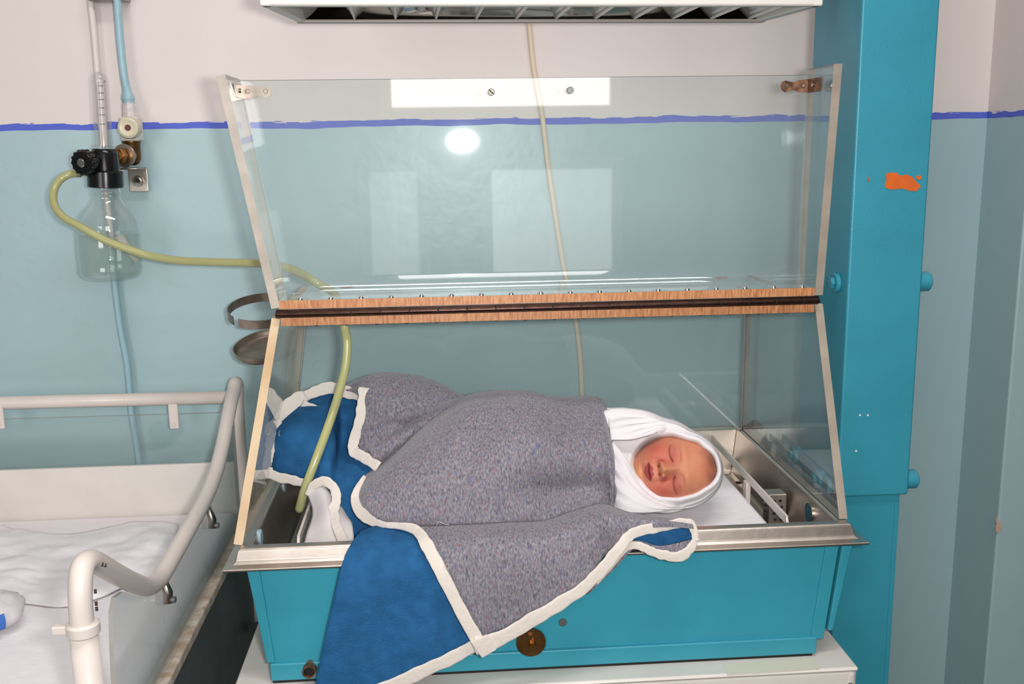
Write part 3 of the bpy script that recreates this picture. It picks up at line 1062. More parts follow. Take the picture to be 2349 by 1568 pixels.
def painted_pipe():
    m, nt, b = newmat('wall_painted_pipe')
    geo = N(nt, 'ShaderNodeNewGeometry')
    sp = N(nt, 'ShaderNodeSeparateXYZ')
    nt.links.new(geo.outputs['Position'], sp.inputs[0])
    lt = N(nt, 'ShaderNodeMath', operation='LESS_THAN')
    lt.inputs[1].default_value = 1.40
    nt.links.new(sp.outputs['Z'], lt.inputs[0])
    mx = N(nt, 'ShaderNodeMix', data_type='RGBA')
    mx.inputs[6].default_value = srgb(222, 212, 206)
    mx.inputs[7].default_value = srgb(156, 192, 203)
    nt.links.new(lt.outputs[0], mx.inputs[0])
    nt.links.new(mx.outputs[2], b.inputs['Base Color'])
    b.inputs['Roughness'].default_value = 0.35
    return m


o = tube('wall_pipe', np.vstack([[PY(200, -60, YP) + (-.05, 0, 1.26)], catmull([PY(a, b, YP) for a, b in pp], 6), [PY(330, 1180, YP) + (.02, 0, -.75)]]), 0.0051, painted_pipe(),
         label='thin pipe painted like the wall running down behind the glass bottle', cat='pipe')
bp_ = [(266, -60), (269, 0), (272, 50), (277, 110), (284, 170), (290, 205)]
GP = thing('gas_pipe', 'light blue gas pipe coming down to the cream valve knob', 'pipe', PY(270, 0, 0.535))
M_pipeb = simple('light_blue_paint', srgb(160, 194, 206), 0.35, var=0.08, vscale=60, bump=0.2, bscale=150)
tube('pipe', np.vstack([[PY(266, -60, .535) + (-.04, 0, 1.26)], catmull([PY(a, b, 0.535) for a, b in bp_], 6)]), 0.0060, M_pipeb, GP)
a, b = PY(290, 200, 0.533), PY(296, 242, 0.531)
Lg = np.linalg.norm(b - a)
lathe('coupling', a, b, [(0, .0062), (.006, .0066), (.012, .0085), (.016, .0098), (.019, .0095), (.020, .0088), (Lg, .0088)], M_pipeb, GP, seg=24)
# clamp at the top of the two pipes
q = PY(245, -2, 0.535)
box('pipe_clamp', q[0] - 0.028, q[0] + 0.028, 0.532, 0.5595, q[2] - 0.002, q[2] + 0.012, M_steelw, GP, bv=0.002)

# ------------------------------------------------------------------ valve
VL = thing('gas_valve', 'brass gas valve with a round cream knob on the wall', 'valve', PY(298, 300, 0.53))
a, b = PY(296, 238, 0.529), PY(299, 275, 0.525)
lathe('union_nut', a, b, [(0, .0085), (.001, .0108), (.022, .0112), (np.linalg.norm(b - a), .0105)], simple('white_paint_flaked', srgb(222, 214, 210), 0.4, var=0.25, vscale=120), VL, seg=8, smooth=False)
q = PY(299, 296, 0.525)
hexa('valve_body', [(q[0] - .013, .515, q[2] - .018), (q[0] + .014, .515, q[2] - .018), (q[0] + .014, .545, q[2] - .018), (q[0] - .013, .545, q[2] - .018),
                    (q[0] - .013, .515, q[2] + .018), (q[0] + .014, .515, q[2] + .018), (q[0] + .014, .545, q[2] + .018), (q[0] - .013, .545, q[2] + .018)], M_whitep, VL, bv=0.003)
k = PY(296, 293, 0.494)
kk = lathe('knob', (k[0], 0.516, k[2]), (k[0], 0.486, k[2]), [(0, .007), (.006, .009), (.010, .0158), (.024, .0160), (.028, .0148), (.0295, .0118), (.0288, .0095), (.0282, .0055)], M_cream, VL, seg=40)
cyl('knob_insert', (k[0], 0.495, k[2]), (k[0], 0.4868, k[2]), 0.0046, simple('dark_red_insert', srgb(96, 42, 32), 0.5), kk)
a, b = PY(301, 318, 0.53), PY(304, 362, 0.53)
L_ = np.linalg.norm(b - a)
lathe('elbow', a, b, [(0, .0128), (.003, .0138), (.006, .0138), (.008, .0128), (.024, .0128), (L_, .0128), (L_ + .008, .010), (L_ + .011, .004)], M_bronze, VL, seg=28)
# horizontal brass union towards the flow meter
a, b = PY(303, 356, 0.528), PY(262, 358, 0.478)
L_ = np.linalg.norm(b - a)
lathe('brass_union', a, b, [(0, .0105), (.016, .0105), (.018, .0145), (.021, .0145), (.022, .0118), (L_ * .55, .0118), (L_ * .56, .0085), (L_, .0085)], M_brass, VL, seg=24)
a2 = a + (b - a) * 0.62
b2 = a + (b - a) * 0.82
lathe('hex_nut', a2, b2, [(0, .0105), (.001, .0122), (np.linalg.norm(b2 - a2) - .001, .0122), (np.linalg.norm(b2 - a2), .0105)], M_brass, VL, seg=6, smooth=False)
a3 = a + (b - a) * 0.42
b3 = a + (b - a) * 0.47
cyl('steel_washer', a3, b3, 0.0175, M_steel, VL, seg=30)
# angle bracket fixed to the wall
q0, q1 = PY(294, 386, 0.552), PY(343, 439, 0.552)
o = box('wall_bracket', q0[0], q1[0], 0.549, 0.5515, q1[2], q0[2], M_steel, VL, bv=0.004, seg=4)
box('bracket_ledge', PY(270, 380, .53)[0], q1[0] - 0.001, 0.498, 0.5515, q0[2] - 0.001, q0[2] + 0.0015, M_steelw, VL, bv=0.0006)
q = PY(317, 415, 0.549)
bb = cyl('bracket_washer', (q[0], .5495, q[2]), (q[0], .5465, q[2]), 0.0085, M_steelw, VL, seg=24)
cyl('bracket_bolt', (q[0], .547, q[2]), (q[0], .541, q[2]), 0.0058, M_chrome, bb, seg=6)

# ------------------------------------------------------------------ flow meter with its bottle
YF = 0.470
FM = thing('flow_meter', 'oxygen flow meter with black body and clear graduated tube', 'flow meter', PY(243, 430, YF))
mpp = np.linalg.norm(PY(340, 400, YF) - PY(240, 400, YF)) / 100


def axp(px, py):
    return PY(px, py, YF)


a, b = axp(238, 336), axp(228, 164)
Lt = np.linalg.norm(b - a)
rt = 20.0 * mpp
pr = [(0, rt), (Lt - rt, rt * .93)] + [(Lt - rt + rt * math.sin(x), rt * .93 * math.cos(x)) for x in np.linspace(.2, math.pi / 2, 8)]
lathe('outer_tube', a, b, pr, M_tubeg, FM, seg=36)
a, b = axp(239, 334), axp(232, 184)
Li = np.linalg.norm(b - a)
it = lathe('inner_tube', a, b, [(0, 8 * mpp), (Li, 8 * mpp)], simple('frosted_scale', srgb(214, 204, 196), 0.5), FM, seg=20)
ax_ = (b - a) / Li
for py in (197, 213, 228, 247, 263, 284):
    f = (334 - py) / 150
    c = a + (b - a) * f
    box('scale_mark', c[0] - 6.5 * mpp, c[0] + 6.5 * mpp, c[1] - 8.2 * mpp - .0004, c[1] - 7 * mpp, c[2] - .0006, c[2] + .0006, M_black, it)
c = a + (b - a) * .985
box('scale_mark', c[0] - 8 * mpp, c[0] + 8 * mpp, c[1] - 8.2 * mpp - .0004, c[1] + 6 * mpp, c[2] - .001, c[2] + .001, M_steelw, it)
c = a + (b - a) * (334 - 299) / 150
lathe('float', c - ax_ * .003, c + ax_ * .003, [(0, .0005), (.001, .0024), (.003, .0034), (.005, .0024), (.006, .0005)], simple('grey_float', srgb(150, 158, 168), 0.4), it, seg=16)
a, b = axp(238, 342), axp(238, 333)
lathe('collar', a, b, [(0, 26 * mpp), (np.linalg.norm(b - a), 26 * mpp)], M_tubeg, FM, seg=36)
a, b = axp(243, 430), axp(239, 341)
Lb = np.linalg.norm(b - a)
body = lathe('body', a, b, [(0, 38 * mpp), (.001, 40.5 * mpp), (36 * mpp, 40.5 * mpp), (38 * mpp, 38 * mpp), (39 * mpp, 34 * mpp), (44 * mpp, 33 * mpp), (78 * mpp, 31 * mpp), (Lb - .001, 27 * mpp), (Lb, 25 * mpp)], M_black, FM, seg=44)
# control knob to the front left
kc = PY(234, 367, YF)
kd = np.array([-0.34, -0.93, -0.07])
kd /= np.linalg.norm(kd)
k0 = kc + kd * 0.014
kb = lathe('control_knob', k0, k0 + kd, [(0, .0115), (.008, .0125), (.014, .0125), (.016, .0165), (.018, .0172), (.030, .0172), (.0315, .016), (.032, .0065), (.030, .0062)], M_black, FM, seg=40)
for j in range(14):
    an = 2 * math.pi * j / 14
    A = np.cross(kd, (0, 0, 1.0)); A /= np.linalg.norm(A)
    B = np.cross(kd, A)
    c = k0 + (math.cos(an) * A + math.sin(an) * B) * 0.0170
    tube('grip_rib', [c + kd * .018, c + kd * .030], 0.0018, M_black, kb, seg=8)
cyl('knob_centre', k0 + kd * .028, k0 + kd * .0332, 0.0062, M_chrome, kb, seg=24)
# outlet barb
a, b = PY(206, 399, YF - .01), PY(168, 397, YF - .02)
L_ = np.linalg.norm(b - a)
lathe('outlet_barb', a, b, [(0, .0042), (L_ * .35, .0042), (L_ * .4, .0030), (L_, .0030)], M_chrome, FM, seg=18)
a, b = PY(188, 398, YF - .016), PY(173, 397, YF - .019)
cyl('hose_sleeve', a, b, 0.0057, simple('olive_rubber', srgb(128, 124, 84), 0.6), FM, seg=20)
# bottle
HB = thing('humidifier_bottle', 'clear glass bottle half filled with water screwed under the flow meter', 'bottle', PY(255, 640, YF))
a, b = axp(243, 428), axp(257, 638)
Lb = np.linalg.norm(b - a)
s = Lb / 210.0
gp = [(0, 31), (10, 31), (12, 33), (17, 33), (19, 31), (28, 32), (38, 38), (50, 50), (65, 62), (80, 68.5), (95, 71), (120, 71), (160, 71.5), (172, 70.5), (178, 69), (184, 70.5), (196, 70), (204, 66), (209, 58), (210, 40), (208, 0)]
bt = lathe('glass', a, b, [(t_ * s, r_ * mpp) for t_, r_ in gp], M_glass, HB, seg=56, ang=60)
wp = [(105, 0), (105, 40), (105.5, 69), (120, 69.3), (160, 69.6), (175, 67.6), (184, 68.6), (196, 67.6), (203, 62), (206, 40), (206, 0)]
lathe('water', a, b, [(t_ * s, r_ * mpp) for t_, r_ in wp], M_water, HB, seg=56, ang=60)
M_stem = clear('dip_tube', tint=(0.9, 0.88, 0.86), haze=0.45, rough=0.15, hazecol=(0.85, 0.8, 0.76, 1))
tube('dip_tube', [PY(243, 436, YF), PY(246, 470, YF), PY(252, 520, YF), PY(262, 560, YF)], 0.0042, M_stem, HB)
tube('diffuser', [PY(272, 540, YF), PY(288, 565, YF), PY(316, 600, YF)], [0.0070, 0.0066, 0.0045], simple('porous_tip', srgb(222, 212, 206), 0.7), HB)
for dx, dz in ((.003, .003), (.003, -.003)):
    q = PY(290, 574, YF - 71 * mpp * .90)
    tube('cross_mark', [(q[0] - dx, q[1], q[2] - dz), (q[0] + dx, q[1], q[2] + dz)], 0.0006, M_dark, HB, seg=6)

# ------------------------------------------------------------------ yellow hose
hp = [(176, 397, .452), (158, 400, .445), (136, 414, .44), (123, 440, .43), (125, 470, .415), (145, 497, .400), (185, 520, .392), (240, 550, .388), (300, 573, .386),
      (350, 588, .385), (420, 598, .37), (500, 601, .345), (580, 603, .32), (635, 608, .29), (680, 622, .262), (730, 650, .24)]
hp3 = [PY(*q) for q in hp]
hp3 += [HOLE + (0, 0, 0.006), HOLE + (0.002, 0, -0.010)]
hp3 += [PY(*q) for q in [(786, 735, .222), (796, 780, .22), (794, 830, .213), (786, 870, .205), (772, 920, .19), (750, 985, .165), (722, 1060, .145), (700, 1120, .14), (686, 1170, .15)]]
tube('oxygen_hose', catmull(hp3, 8), 0.0056, M_hose, seg=18, label='yellowed oxygen hose from flow meter through the hood into the tray', cat='hose')

# ------------------------------------------------------------------ cream cable on the wall
cp = [(1208, -40), (1214, 55), (1225, 160), (1243, 260), (1256, 370), (1272, 480), (1290, 595), (1302, 650), (1320, 730), (1331, 820), (1335, 915), (1336, 1010)]
tube('wall_cable', np.vstack([[PY(1208, -40, .553) + (-.01, 0, 1.25)], catmull([PY(a, b, 0.553) for a, b in cp], 6), [PY(1336, 1010, .553) + (0, 0, -.8)]]), 0.0042, simple('cream_cable', srgb(226, 208, 182), 0.5),
     label='cream cable hanging down the wall behind the hood', cat='cable')

# ------------------------------------------------------------------ bottle holder left of the hood
YH = 0.452
BH = thing('bottle_holder', 'tarnished metal bottle holder with a split ring over a dish behind the hood', 'holder', PY(620, 830, YH))


def band(name, c, r, a0, a1, h, th, tilt, m, parent, n=48):
    vs, fs = [], []
    rot = Matrix.Rotation(math.radians(tilt), 3, 'X')
    for i in range(n + 1):
        a = math.radians(a0 + (a1 - a0) * i / n)
        for rr, z in ((r, -h / 2), (r, h / 2), (r - th, h / 2), (r - th, -h / 2)):
            v = rot @ Vector((rr * math.cos(a), rr * math.sin(a), z))
            vs.append(np.array(c) + np.array(v))
    for i in range(n):
        for j in range(4):
            fs.append((4 * i + j, 4 * i + (j + 1) % 4, 4 * i + 4 + (j + 1) % 4, 4 * i + 4 + j))
    fs += [(3, 2, 1, 0), tuple(4 * n + j for j in range(4))]
    o = mesh(name, vs, fs, m, parent, smooth=True)
    recalc(o)
    o.data.set_sharp_from_angle(angle=math.radians(40))
    return o


rc = PY(592, 710, YH + .01)
R_ = 0.052
M_tarn = simple('tarnished_metal', srgb(168, 152, 138), 0.4, 0.8, var=0.4, vscale=40, bump=0.1, bscale=80)
c_ = (PY(522, 705, YH)[0] + R_, YH, rc[2])
band('ring', c_, R_, -124, 223, 0.0135, 0.0015, 15, M_tarn, BH)
dc = PY(536, 800, YH)
c2 = (dc[0] + R_, YH, dc[2])
rotm = Matrix.Rotation(math.radians(-6), 3, 'Y') @ Matrix.Rotation(math.radians(15), 3, 'X')
axd = np.array(rotm @ Vector((0, 0, 1)))
lathe('dish', np.array(c2) - axd * .006, np.array(c2) + axd, [(0, .0), (0, .040), (.002, .047), (.006, .0505), (.014, .052), (.014, .0505), (.007, .049), (.0035, .046), (.002, .039), (.002, 0)], M_tarn, BH, seg=48)
xr = c_[0] + R_
box('stem', xr - .004, xr - .001, YH - .008, YH + .008, c2[2] - .01, c_[2] + .02, M_tarn, BH, bv=0.0005)
box('wall_arm', xr - .004, xr - .001, YH + .006, YW - .0005, c_[2] - .012, c_[2] + .016, M_tarn, BH, bv=0.0005)

# ------------------------------------------------------------------ the white cot on the left
XE = -0.440                     # plane of the cot's end
YR = 0.500                      # plane of the cot's far side
CT = thing('cot', 'white tubular steel baby cot with clear side panels by the wall', 'cot', (-0.85, 0.15, 0))
rt_ = 0.0102


def PE(px, py):
    return P(px, py, X=XE)


top_r = [(XE - .004, YR, 0.80), (XE - .004, YR, 0.90), (XE - .003, YR - .002, 0.975), (XE, YR - .008, 1.003), (XE, YR - .022, 1.010), (XE, YR - .038, 1.000)]
dip = [PE(528, 930), PE(514, 1005), PE(500, 1065), PE(484, 1112), PE(462, 1160), PE(420, 1235), PE(378, 1308), PE(360, 1333), PE(338, 1345), PE(305, 1335),
       PE(260, 1312), PE(222, 1290), PE(204, 1286), PE(191, 1297), PE(185, 1325), PE(184, 1370), PE(187, 1420), PE(191, 1455)]
tube('end_rail', catmull(top_r + dip, 5), rt_, M_cotp, CT, seg=20)
fp = PE(193, 1462)
tube('front_post', [fp + (0.0, 0.0, 0.004), (fp[0], fp[1] + .004, fp[2] - .2), (fp[0], fp[1] + .012, 0.0)], 0.0122, M_cotp, CT, seg=20)
a = fp + (0, 0, 0.010)
cl = cyl('post_clamp', a - (0, 0, .007), a + (0, 0, .005), 0.0142, M_cotp, CT, seg=28)
box('clamp_tab', a[0] - .026, a[0] - .012, a[1] - .004, a[1] + .004, a[2] - .005, a[2] + .003, M_cotp, cl, bv=0.001)
for y, x in ((YR, XE - .004), (YR, -1.25), (-0.20, -1.25)):
    cyl('leg', (x, y, 0), (x, y, 0.80), 0.0135, M_cotp, CT)
rz0, rz1 = P(0, 925, Y=YR)[2], P(500, 913, Y=YR)[2]
tube('back_rail', [(-1.25, YR, rz0), (-0.8, YR, rz0 + .001), (XE - .003, YR, rz1 + .001)], rt_, M_cotp, CT, seg=20)
tube('far_end_rail', catmull([(-1.25, YR, 0.8), (-1.25, YR, rz0), (-1.25, YR - .03, rz0 + .02), (-1.25, .1, rz0 - .06), (-1.25, -.17, rz0 + .02), (-1.25, -.2, rz0), (-1.25, -.2, .8)], 5), rt_, M_cotp, CT, seg=16)
# chips in the enamel of the front post
for px, py, s_ in ((206, 1290, 3), (213, 1292, 3), (192, 1380, 3), (193, 1392, 2.6), (190, 1352, 2.2)):
    q = PE(px + 4, py)
    tube('enamel_chip', [(XE + .0092, q[1], q[2]), (XE + .0095, q[1] - .001, q[2] - .0035)], 0.0013, M_chipd, CT, seg=6)
# clear back panel hung from the rail on brackets
slab('back_acrylic', [(-1.2, YR - .004, 0.865), (-0.462, YR - .004, 0.865), (-0.462, YR - .004, P(420, 946, Y=YR)[2]), (-1.2, YR - .004, P(420, 946, Y=YR)[2] + .002)], 0.004, M_acrc, M_edgeg, CT)
for px in (401, 2):
    q = PY(px, 940, YR)
    br = box('panel_bracket', q[0] - .0075, q[0] + .0075, YR - .011, YR - .006, q[2] - .028, q[2] + .012, M_cotp, CT, bv=0.002)
    cyl('bracket_rivet', (q[0] - .001, YR - .011, q[2] - .020), (q[0] - .001, YR - .0125, q[2] - .020), 0.0032, M_cotp, br, seg=14)
# clear end panel
E0, E1 = PE(505, 1318), PE(392, 1568)
zlow = 0.780
ye0, ye1 = -0.185, 0.462
vs = []
outl = [(ye1, zlow), (ye1, 0.955), (0.40, 0.925), (0.30, 0.893), (0.05, 0.890), (-0.02, 0.897), (-0.105, 0.935), (-0.128, 0.940), (-0.140, 0.930), (-0.146, 0.90), (-0.163, 0.78)]
xa, xb = XE - 0.006, XE - 0.002
n = len(outl)
vs = [(xb, y, z) for y, z in outl] + [(xa, y, z) for y, z in outl]
o = mesh('end_acrylic', vs, [tuple(range(n)), tuple(range(2 * n - 1, n - 1, -1))] + [(i, (i + 1) % n, n + (i + 1) % n, n + i) for i in range(n)],
         [M_acrc, simple('panel_edge_grey', srgb(168, 164, 158), 0.35)], CT, midx=[0, 0] + [1] * n)
recalc(o)
for px, py, py2 in ((478, 1165, 1212), (375, 1330, 1384)):
    q, q2 = PE(px, py), PE(px + 4, py2)
    br = tube('panel_bracket', [q, (q[0] + .003, q2[1] + .004, q2[2] + .012), (q[0] + .003, q2[1], q2[2])], [0.004, 0.0055, 0.0055], M_steelw, CT, seg=10)
    cyl('bracket_rivet', (q[0] + .006, q2[1] + .001, q2[2] + .004), (q[0] + .012, q2[1] + .001, q2[2] + .004), 0.0038, M_darksteel, br, seg=12)
# lower frame of the cot
box('end_base_rail', XE - .008, XE + .006, -0.20, 0.49, zlow - .012, zlow + .002, simple('worn_white_rail', srgb(216, 204, 190), 0.5, var=0.4, vscale=60, col2=srgb(176, 154, 132)), CT, bv=0.002)
box('end_base_plate', XE - .006, XE + .003, -0.20, 0.49, 0.50, zlow - .011, M_darksteel, CT, bv=0.001)
box('back_base_panel', -1.24, XE - .012, YR - .012, YR - .004, 0.76, P(250, 1069, Y=YR - .01)[2], M_whitep, CT, bv=0.002)
box('bed_base', -1.24, XE - .010, -0.19, YR - .013, 0.735, 0.755, M_whitep, CT)
box('front_base_panel', -1.24, XE - .02, -0.21, -0.203, 0.55, 0.80, M_whitep, CT)
tube('brake_bar', [(XE + .03, 0.46, 0.62), (XE + .03, -0.1, 0.62)], 0.009, M_steelw, CT, seg=12)
for y in (0.44, -0.08):
    box('bar_bracket', XE + .002, XE + .03, y - .006, y + .006, 0.614, 0.626, M_darksteel, CT)

# cot mattress, crumpled sheet, bundle
zm = 0.800
o = box('cot_mattress', -1.235, XE - .013, -0.186, YR - .016, 0.7555, zm, M_mattr, bv=0.012, seg=4, label='white mattress lying in the tubular cot', cat='mattress')
rows = []
for i, f in enumerate(np.linspace(0, 1, 9)):
    r_ = []
    for j, g in enumerate(np.linspace(0, 1, 13)):
        tp = np.array([-150 + 560 * g, 1216 - 14 * math.sin(g * 9) - 10 * g])
        btm = np.array([-150 + 530 * g, 1390 + 12 * math.sin(g * 11 + 1) - (max(0, g - .45) ** 1.0) * 105])
        c = tp + (btm - tp) * f
        zz = zm + 0.0055 + 0.006 * abs(mnoise.noise(Vector((g * 5, f * 3, 2.0)))) + 0.004 * math.sin(g * 7 + f * 4) ** 2
        if f in (0, 1) or g in (0, 1):
            zz = zm + 0.0045
        r_.append(P(c[0], c[1], Z=zz))
    rows.append(r_)
patch('crumpled_sheet', rows, M_mattr, nu=7, nv=8, thick=0.0015, amp=0.0032, scale=34, seed=3,
      fn=lambda v, u: 0.0035 * abs(mnoise.noise(Vector((u * 9 + v * 4, v * 7 - u * 3, 1.5)))) * math.sin(math.pi * v), label='crumpled thin white sheet lying on the cot mattress', cat='sheet')
q = P(-14, 1405, Z=zm + .022)
BD = thing('cloth_bundle', 'white cloth bundle with a blue patch at the left edge', 'cloth bundle', (q[0], q[1], zm))
vs, fs = [], []
nu_, nv_ = 28, 18
for i in range(nv_ + 1):
    th = math.pi * i / nv_
    for j in range(nu_):
        ph = 2 * math.pi * j / nu_
        d = np.array([math.sin(th) * math.cos(ph), math.sin(th) * math.sin(ph), math.cos(th)])
        r = 1 + 0.10 * mnoise.noise(Vector(d * 2.5)) + 0.05 * mnoise.noise(Vector(d * 6))
        vs.append(np.array([q[0], q[1], zm + .0235]) + d * r * np.array([0.033, 0.040, 0.021]))
for i in range(nv_):
    for j in range(nu_):
        k = (j + 1) % nu_
        fs.append((i * nu_ + j, i * nu_ + k, (i + 1) * nu_ + k, (i + 1) * nu_ + j))
o = recalc(mesh('bundle_cloth', vs, fs, M_sheet, BD, smooth=True))
pb = [P(-12, 1378, X=q[0] + .02), P(2, 1395, X=q[0] + .026), P(4, 1420, X=q[0] + .026), P(-12, 1440, X=q[0] + .02)]
vs2 = [np.array([q[0], q[1], zm + .0235]) + np.array([math.sin(t_) * math.cos(p_), math.sin(t_) * math.sin(p_), math.cos(t_)]) * np.array([.0355, .0425, .0235])
       for t_ in np.linspace(1.15, 2.0, 8) for p_ in np.linspace(-1.7, -.75, 8)]
recalc(mesh('blue_patch', vs2, [(i * 8 + j, i * 8 + j + 1, i * 8 + 9 + j, i * 8 + 8 + j) for i in range(7) for j in range(7)],
            simple('blue_print', srgb(60, 110, 190), 0.8), BD, smooth=True))

# ------------------------------------------------------------------ mattress in the tray
o = box('incubator_mattress', -0.285, 0.284, 0.058, 0.385, 0.8665, 0.902, M_mattr, bv=0.010, seg=4, label='white sheeted mattress in the steel tray under the baby', cat='mattress')

# ------------------------------------------------------------------ the baby
fF = np.array([-0.17, -0.905, 0.385]); fF /= np.linalg.norm(fF)
fU = np.array([0.985, -0.10, 0.10]); fU -= fF * (fU @ fF); fU /= np.linalg.norm(fU)
fS = np.cross(fU, fF)            # points down the picture: the baby's lower cheek
face0 = P(1553, 1074, Y=0.073)
HC = face0 - fF * 0.050
SA, SB, SCc = 0.0455, 0.0585, 0.050


def g2(s, u, s0, u0, ss, su):
    return math.exp(-((s - s0) / ss) ** 2 - ((u - u0) / su) ** 2)


def sstep(a, b, x):
    t_ = min(1, max(0, (x - a) / (b - a)))
    return t_ * t_ * (3 - 2 * t_)


def face_relief(s, u):
    d = 0.0
    a = abs(s)
    d += 0.0022 * g2(a, u, 0.017, 0.0105, 0.016, 0.006)          # brow
    d -= 0.0062 * g2(a, u, 0.0170, -0.001, 0.0115, 0.0080)       # socket
    d += 0.0048 * g2(a, u, 0.0190, -0.0015, 0.0090, 0.0062)      # closed lids
    slit = -0.0048 - 0.0030 * (1 - ((a - 0.0195) / 0.0115) ** 2) + 0.0016
    if 0.007 < a < 0.032:
        w = sstep(0.007, 0.010, a) * (1 - sstep(0.029, 0.032, a))
        d -= 0.0017 * w * math.exp(-((u - slit) / 0.0009) ** 2)
        d += 0.0007 * w * math.exp(-((u - slit - 0.0018) / 0.0012) ** 2)
        d -= 0.0007 * w * math.exp(-((u - 0.0045 - 0.0015 * (1 - ((a - 0.0195) / 0.0115) ** 2)) / 0.0011) ** 2)
    # nose: low bridge, round tip, wide wings
    br = sstep(0.004, -0.013, u) if False else (0 if u > 0.004 else min(1.0, (0.004 - u) / 0.017))
    br = br * br * (3 - 2 * br)
    end = sstep(-0.0232, -0.0180, u) if u < -0.0180 else 1.0
    d += end * 0.0078 * br * math.exp(-(s / (0.0052 + 0.0022 * br)) ** 2)
    d += 0.0012 * g2(s, u, 0, 0.000, 0.0050, 0.0060)
    d += 0.0046 * g2(s, u, 0, -0.0160, 0.0064, 0.0044)
    d += 0.0058 * g2(a, u, 0.0088, -0.0178, 0.0032, 0.0036)
    d -= 0.0036 * g2(a, u, 0.0050, -0.0218, 0.0022, 0.0013)
    d -= 0.0016 * g2(a, u, 0.0132, -0.0180, 0.0020, 0.0052)
    # mouth
    d += 0.0036 * g2(s, u, 0, -0.0330, 0.0140, 0.0095)
    d -= 0.0008 * g2(s, u, 0, -0.0262, 0.0018, 0.0030)
    if a < 0.0150:
        w = 1 - sstep(0.0080, 0.0130, a)
        ln = -0.0338 + 0.0008 * (a / 0.012) ** 2 - 0.0006 * math.exp(-(s / 0.003) ** 2)
        d -= 0.0017 * w * math.exp(-((u - ln) / 0.0009) ** 2)
        d += 0.0012 * w * math.exp(-((u - ln - 0.0030) / 0.0024) ** 2)
        d += 0.0018 * w * math.exp(-((u - ln + 0.0028) / 0.0024) ** 2)
    d -= 0.0014 * g2(a, u, 0.0135, -0.0338, 0.0022, 0.0026)
    d -= 0.0022 * g2(s, u, 0, -0.0415, 0.0120, 0.0026)
    d += 0.0046 * g2(s, u, 0, -0.0480, 0.0090, 0.0055)
    # cheeks
    d += 0.0048 * g2(a, u, 0.0250, -0.0235, 0.0125, 0.0130)
    d -= 0.0012 * g2(a, u, 0.0135, -0.0255, 0.0030, 0.0080)
    return d


SKIN = np.array(srgb(202, 134, 106)[:3])
CHK = np.array(srgb(192, 88, 76)[:3])
LIP = np.array(srgb(150, 50, 58)[:3])
LID_ = np.array(srgb(176, 92, 84)[:3])
HAIR = np.array(srgb(104, 70, 52)[:3])
YEL = np.array(srgb(208, 148, 100)[:3])


def mixv(a, b, t_):
    t_ = min(1, max(0, t_))
    return a * (1 - t_) + b * t_


def skin_colour(s, u, w):
    c = SKIN.copy()
    a = abs(s)
    if w > 0:
        c = mixv(c, YEL, 0.6 * g2(s, u, 0, -0.047, 0.012, 0.008) + 0.5 * g2(s, u, 0, -0.013, 0.006, 0.006) + 0.4 * g2(s, u, 0, 0.018, 0.02, 0.014))
        c = mixv(c, CHK, 0.72 * g2(a, u, 0.024, -0.020, 0.015, 0.016) + 0.40 * g2(a, u, 0.010, -0.012, 0.005, 0.008))
        c = mixv(c, LID_, 0.75 * g2(a, u, 0.0190, -0.001, 0.0115, 0.0065) + 0.6 * g2(a, u, 0.010, -0.004, 0.004, 0.003))
        c = mixv(c, CHK, 0.4 * g2(s, u, 0.004, 0.040, 0.014, 0.010))
        ln = -0.0338 + 0.0008 * (a / 0.012) ** 2 - 0.0006 * math.exp(-(s / 0.003) ** 2)
        if a < 0.0145:
            tu = max(0.0, 1 - a / 0.0122)
            th_u = 0.0062 * min(1.0, tu * 1.45) * (1 - 0.16 * math.exp(-(s / 0.0016) ** 2))
            th_l = 0.0052 * math.sqrt(max(0, 1 - (a / 0.0108) ** 2))
            up_ = 1 - sstep(th_u - .0012, th_u + .0004, u - ln) if u > ln else 1 - sstep(th_l - .0014, th_l + .0006, ln - u)
            c = mixv(c, LIP, 0.88 * up_)
            hw_ = 1 - sstep(0.0100, 0.0128, a)
            c = mixv(c, LIP * 0.30, 0.9 * hw_ * math.exp(-((u - ln - .0003) / (0.0006 + 0.0006 * math.exp(-(s / .004) ** 2))) ** 2))
        slit = -0.0048 - 0.0030 * (1 - ((a - 0.0195) / 0.0115) ** 2) + 0.0016
        if 0.007 < a < 0.0325:
            wv = sstep(0.007, 0.010, a) * (1 - sstep(0.029, 0.0325, a))
            c = mixv(c, np.array(srgb(110, 48, 40)[:3]), 0.85 * wv * math.exp(-((u - slit) / 0.0008) ** 2))
        c = mixv(c, np.array(srgb(100, 36, 30)[:3]), 0.9 * g2(a, u, 0.0050, -0.0216, 0.0021, 0.0013))
        c = mixv(c, CHK * .8, 0.7 * g2(a, u, 0.0128, -0.0175, 0.0014, 0.0045))
    hh = sstep(0.029, 0.050, u + 0.006 * mnoise.noise(Vector((s * 90, u * 90, 1)))) if w > -0.01 else 0.9 * sstep(-.03, .0, u)
    hh = max(hh, 0.7 * sstep(0.034, 0.046, a) * sstep(-0.01, 0.02, u))
    return mixv(c, HAIR, 0.85 * hh)


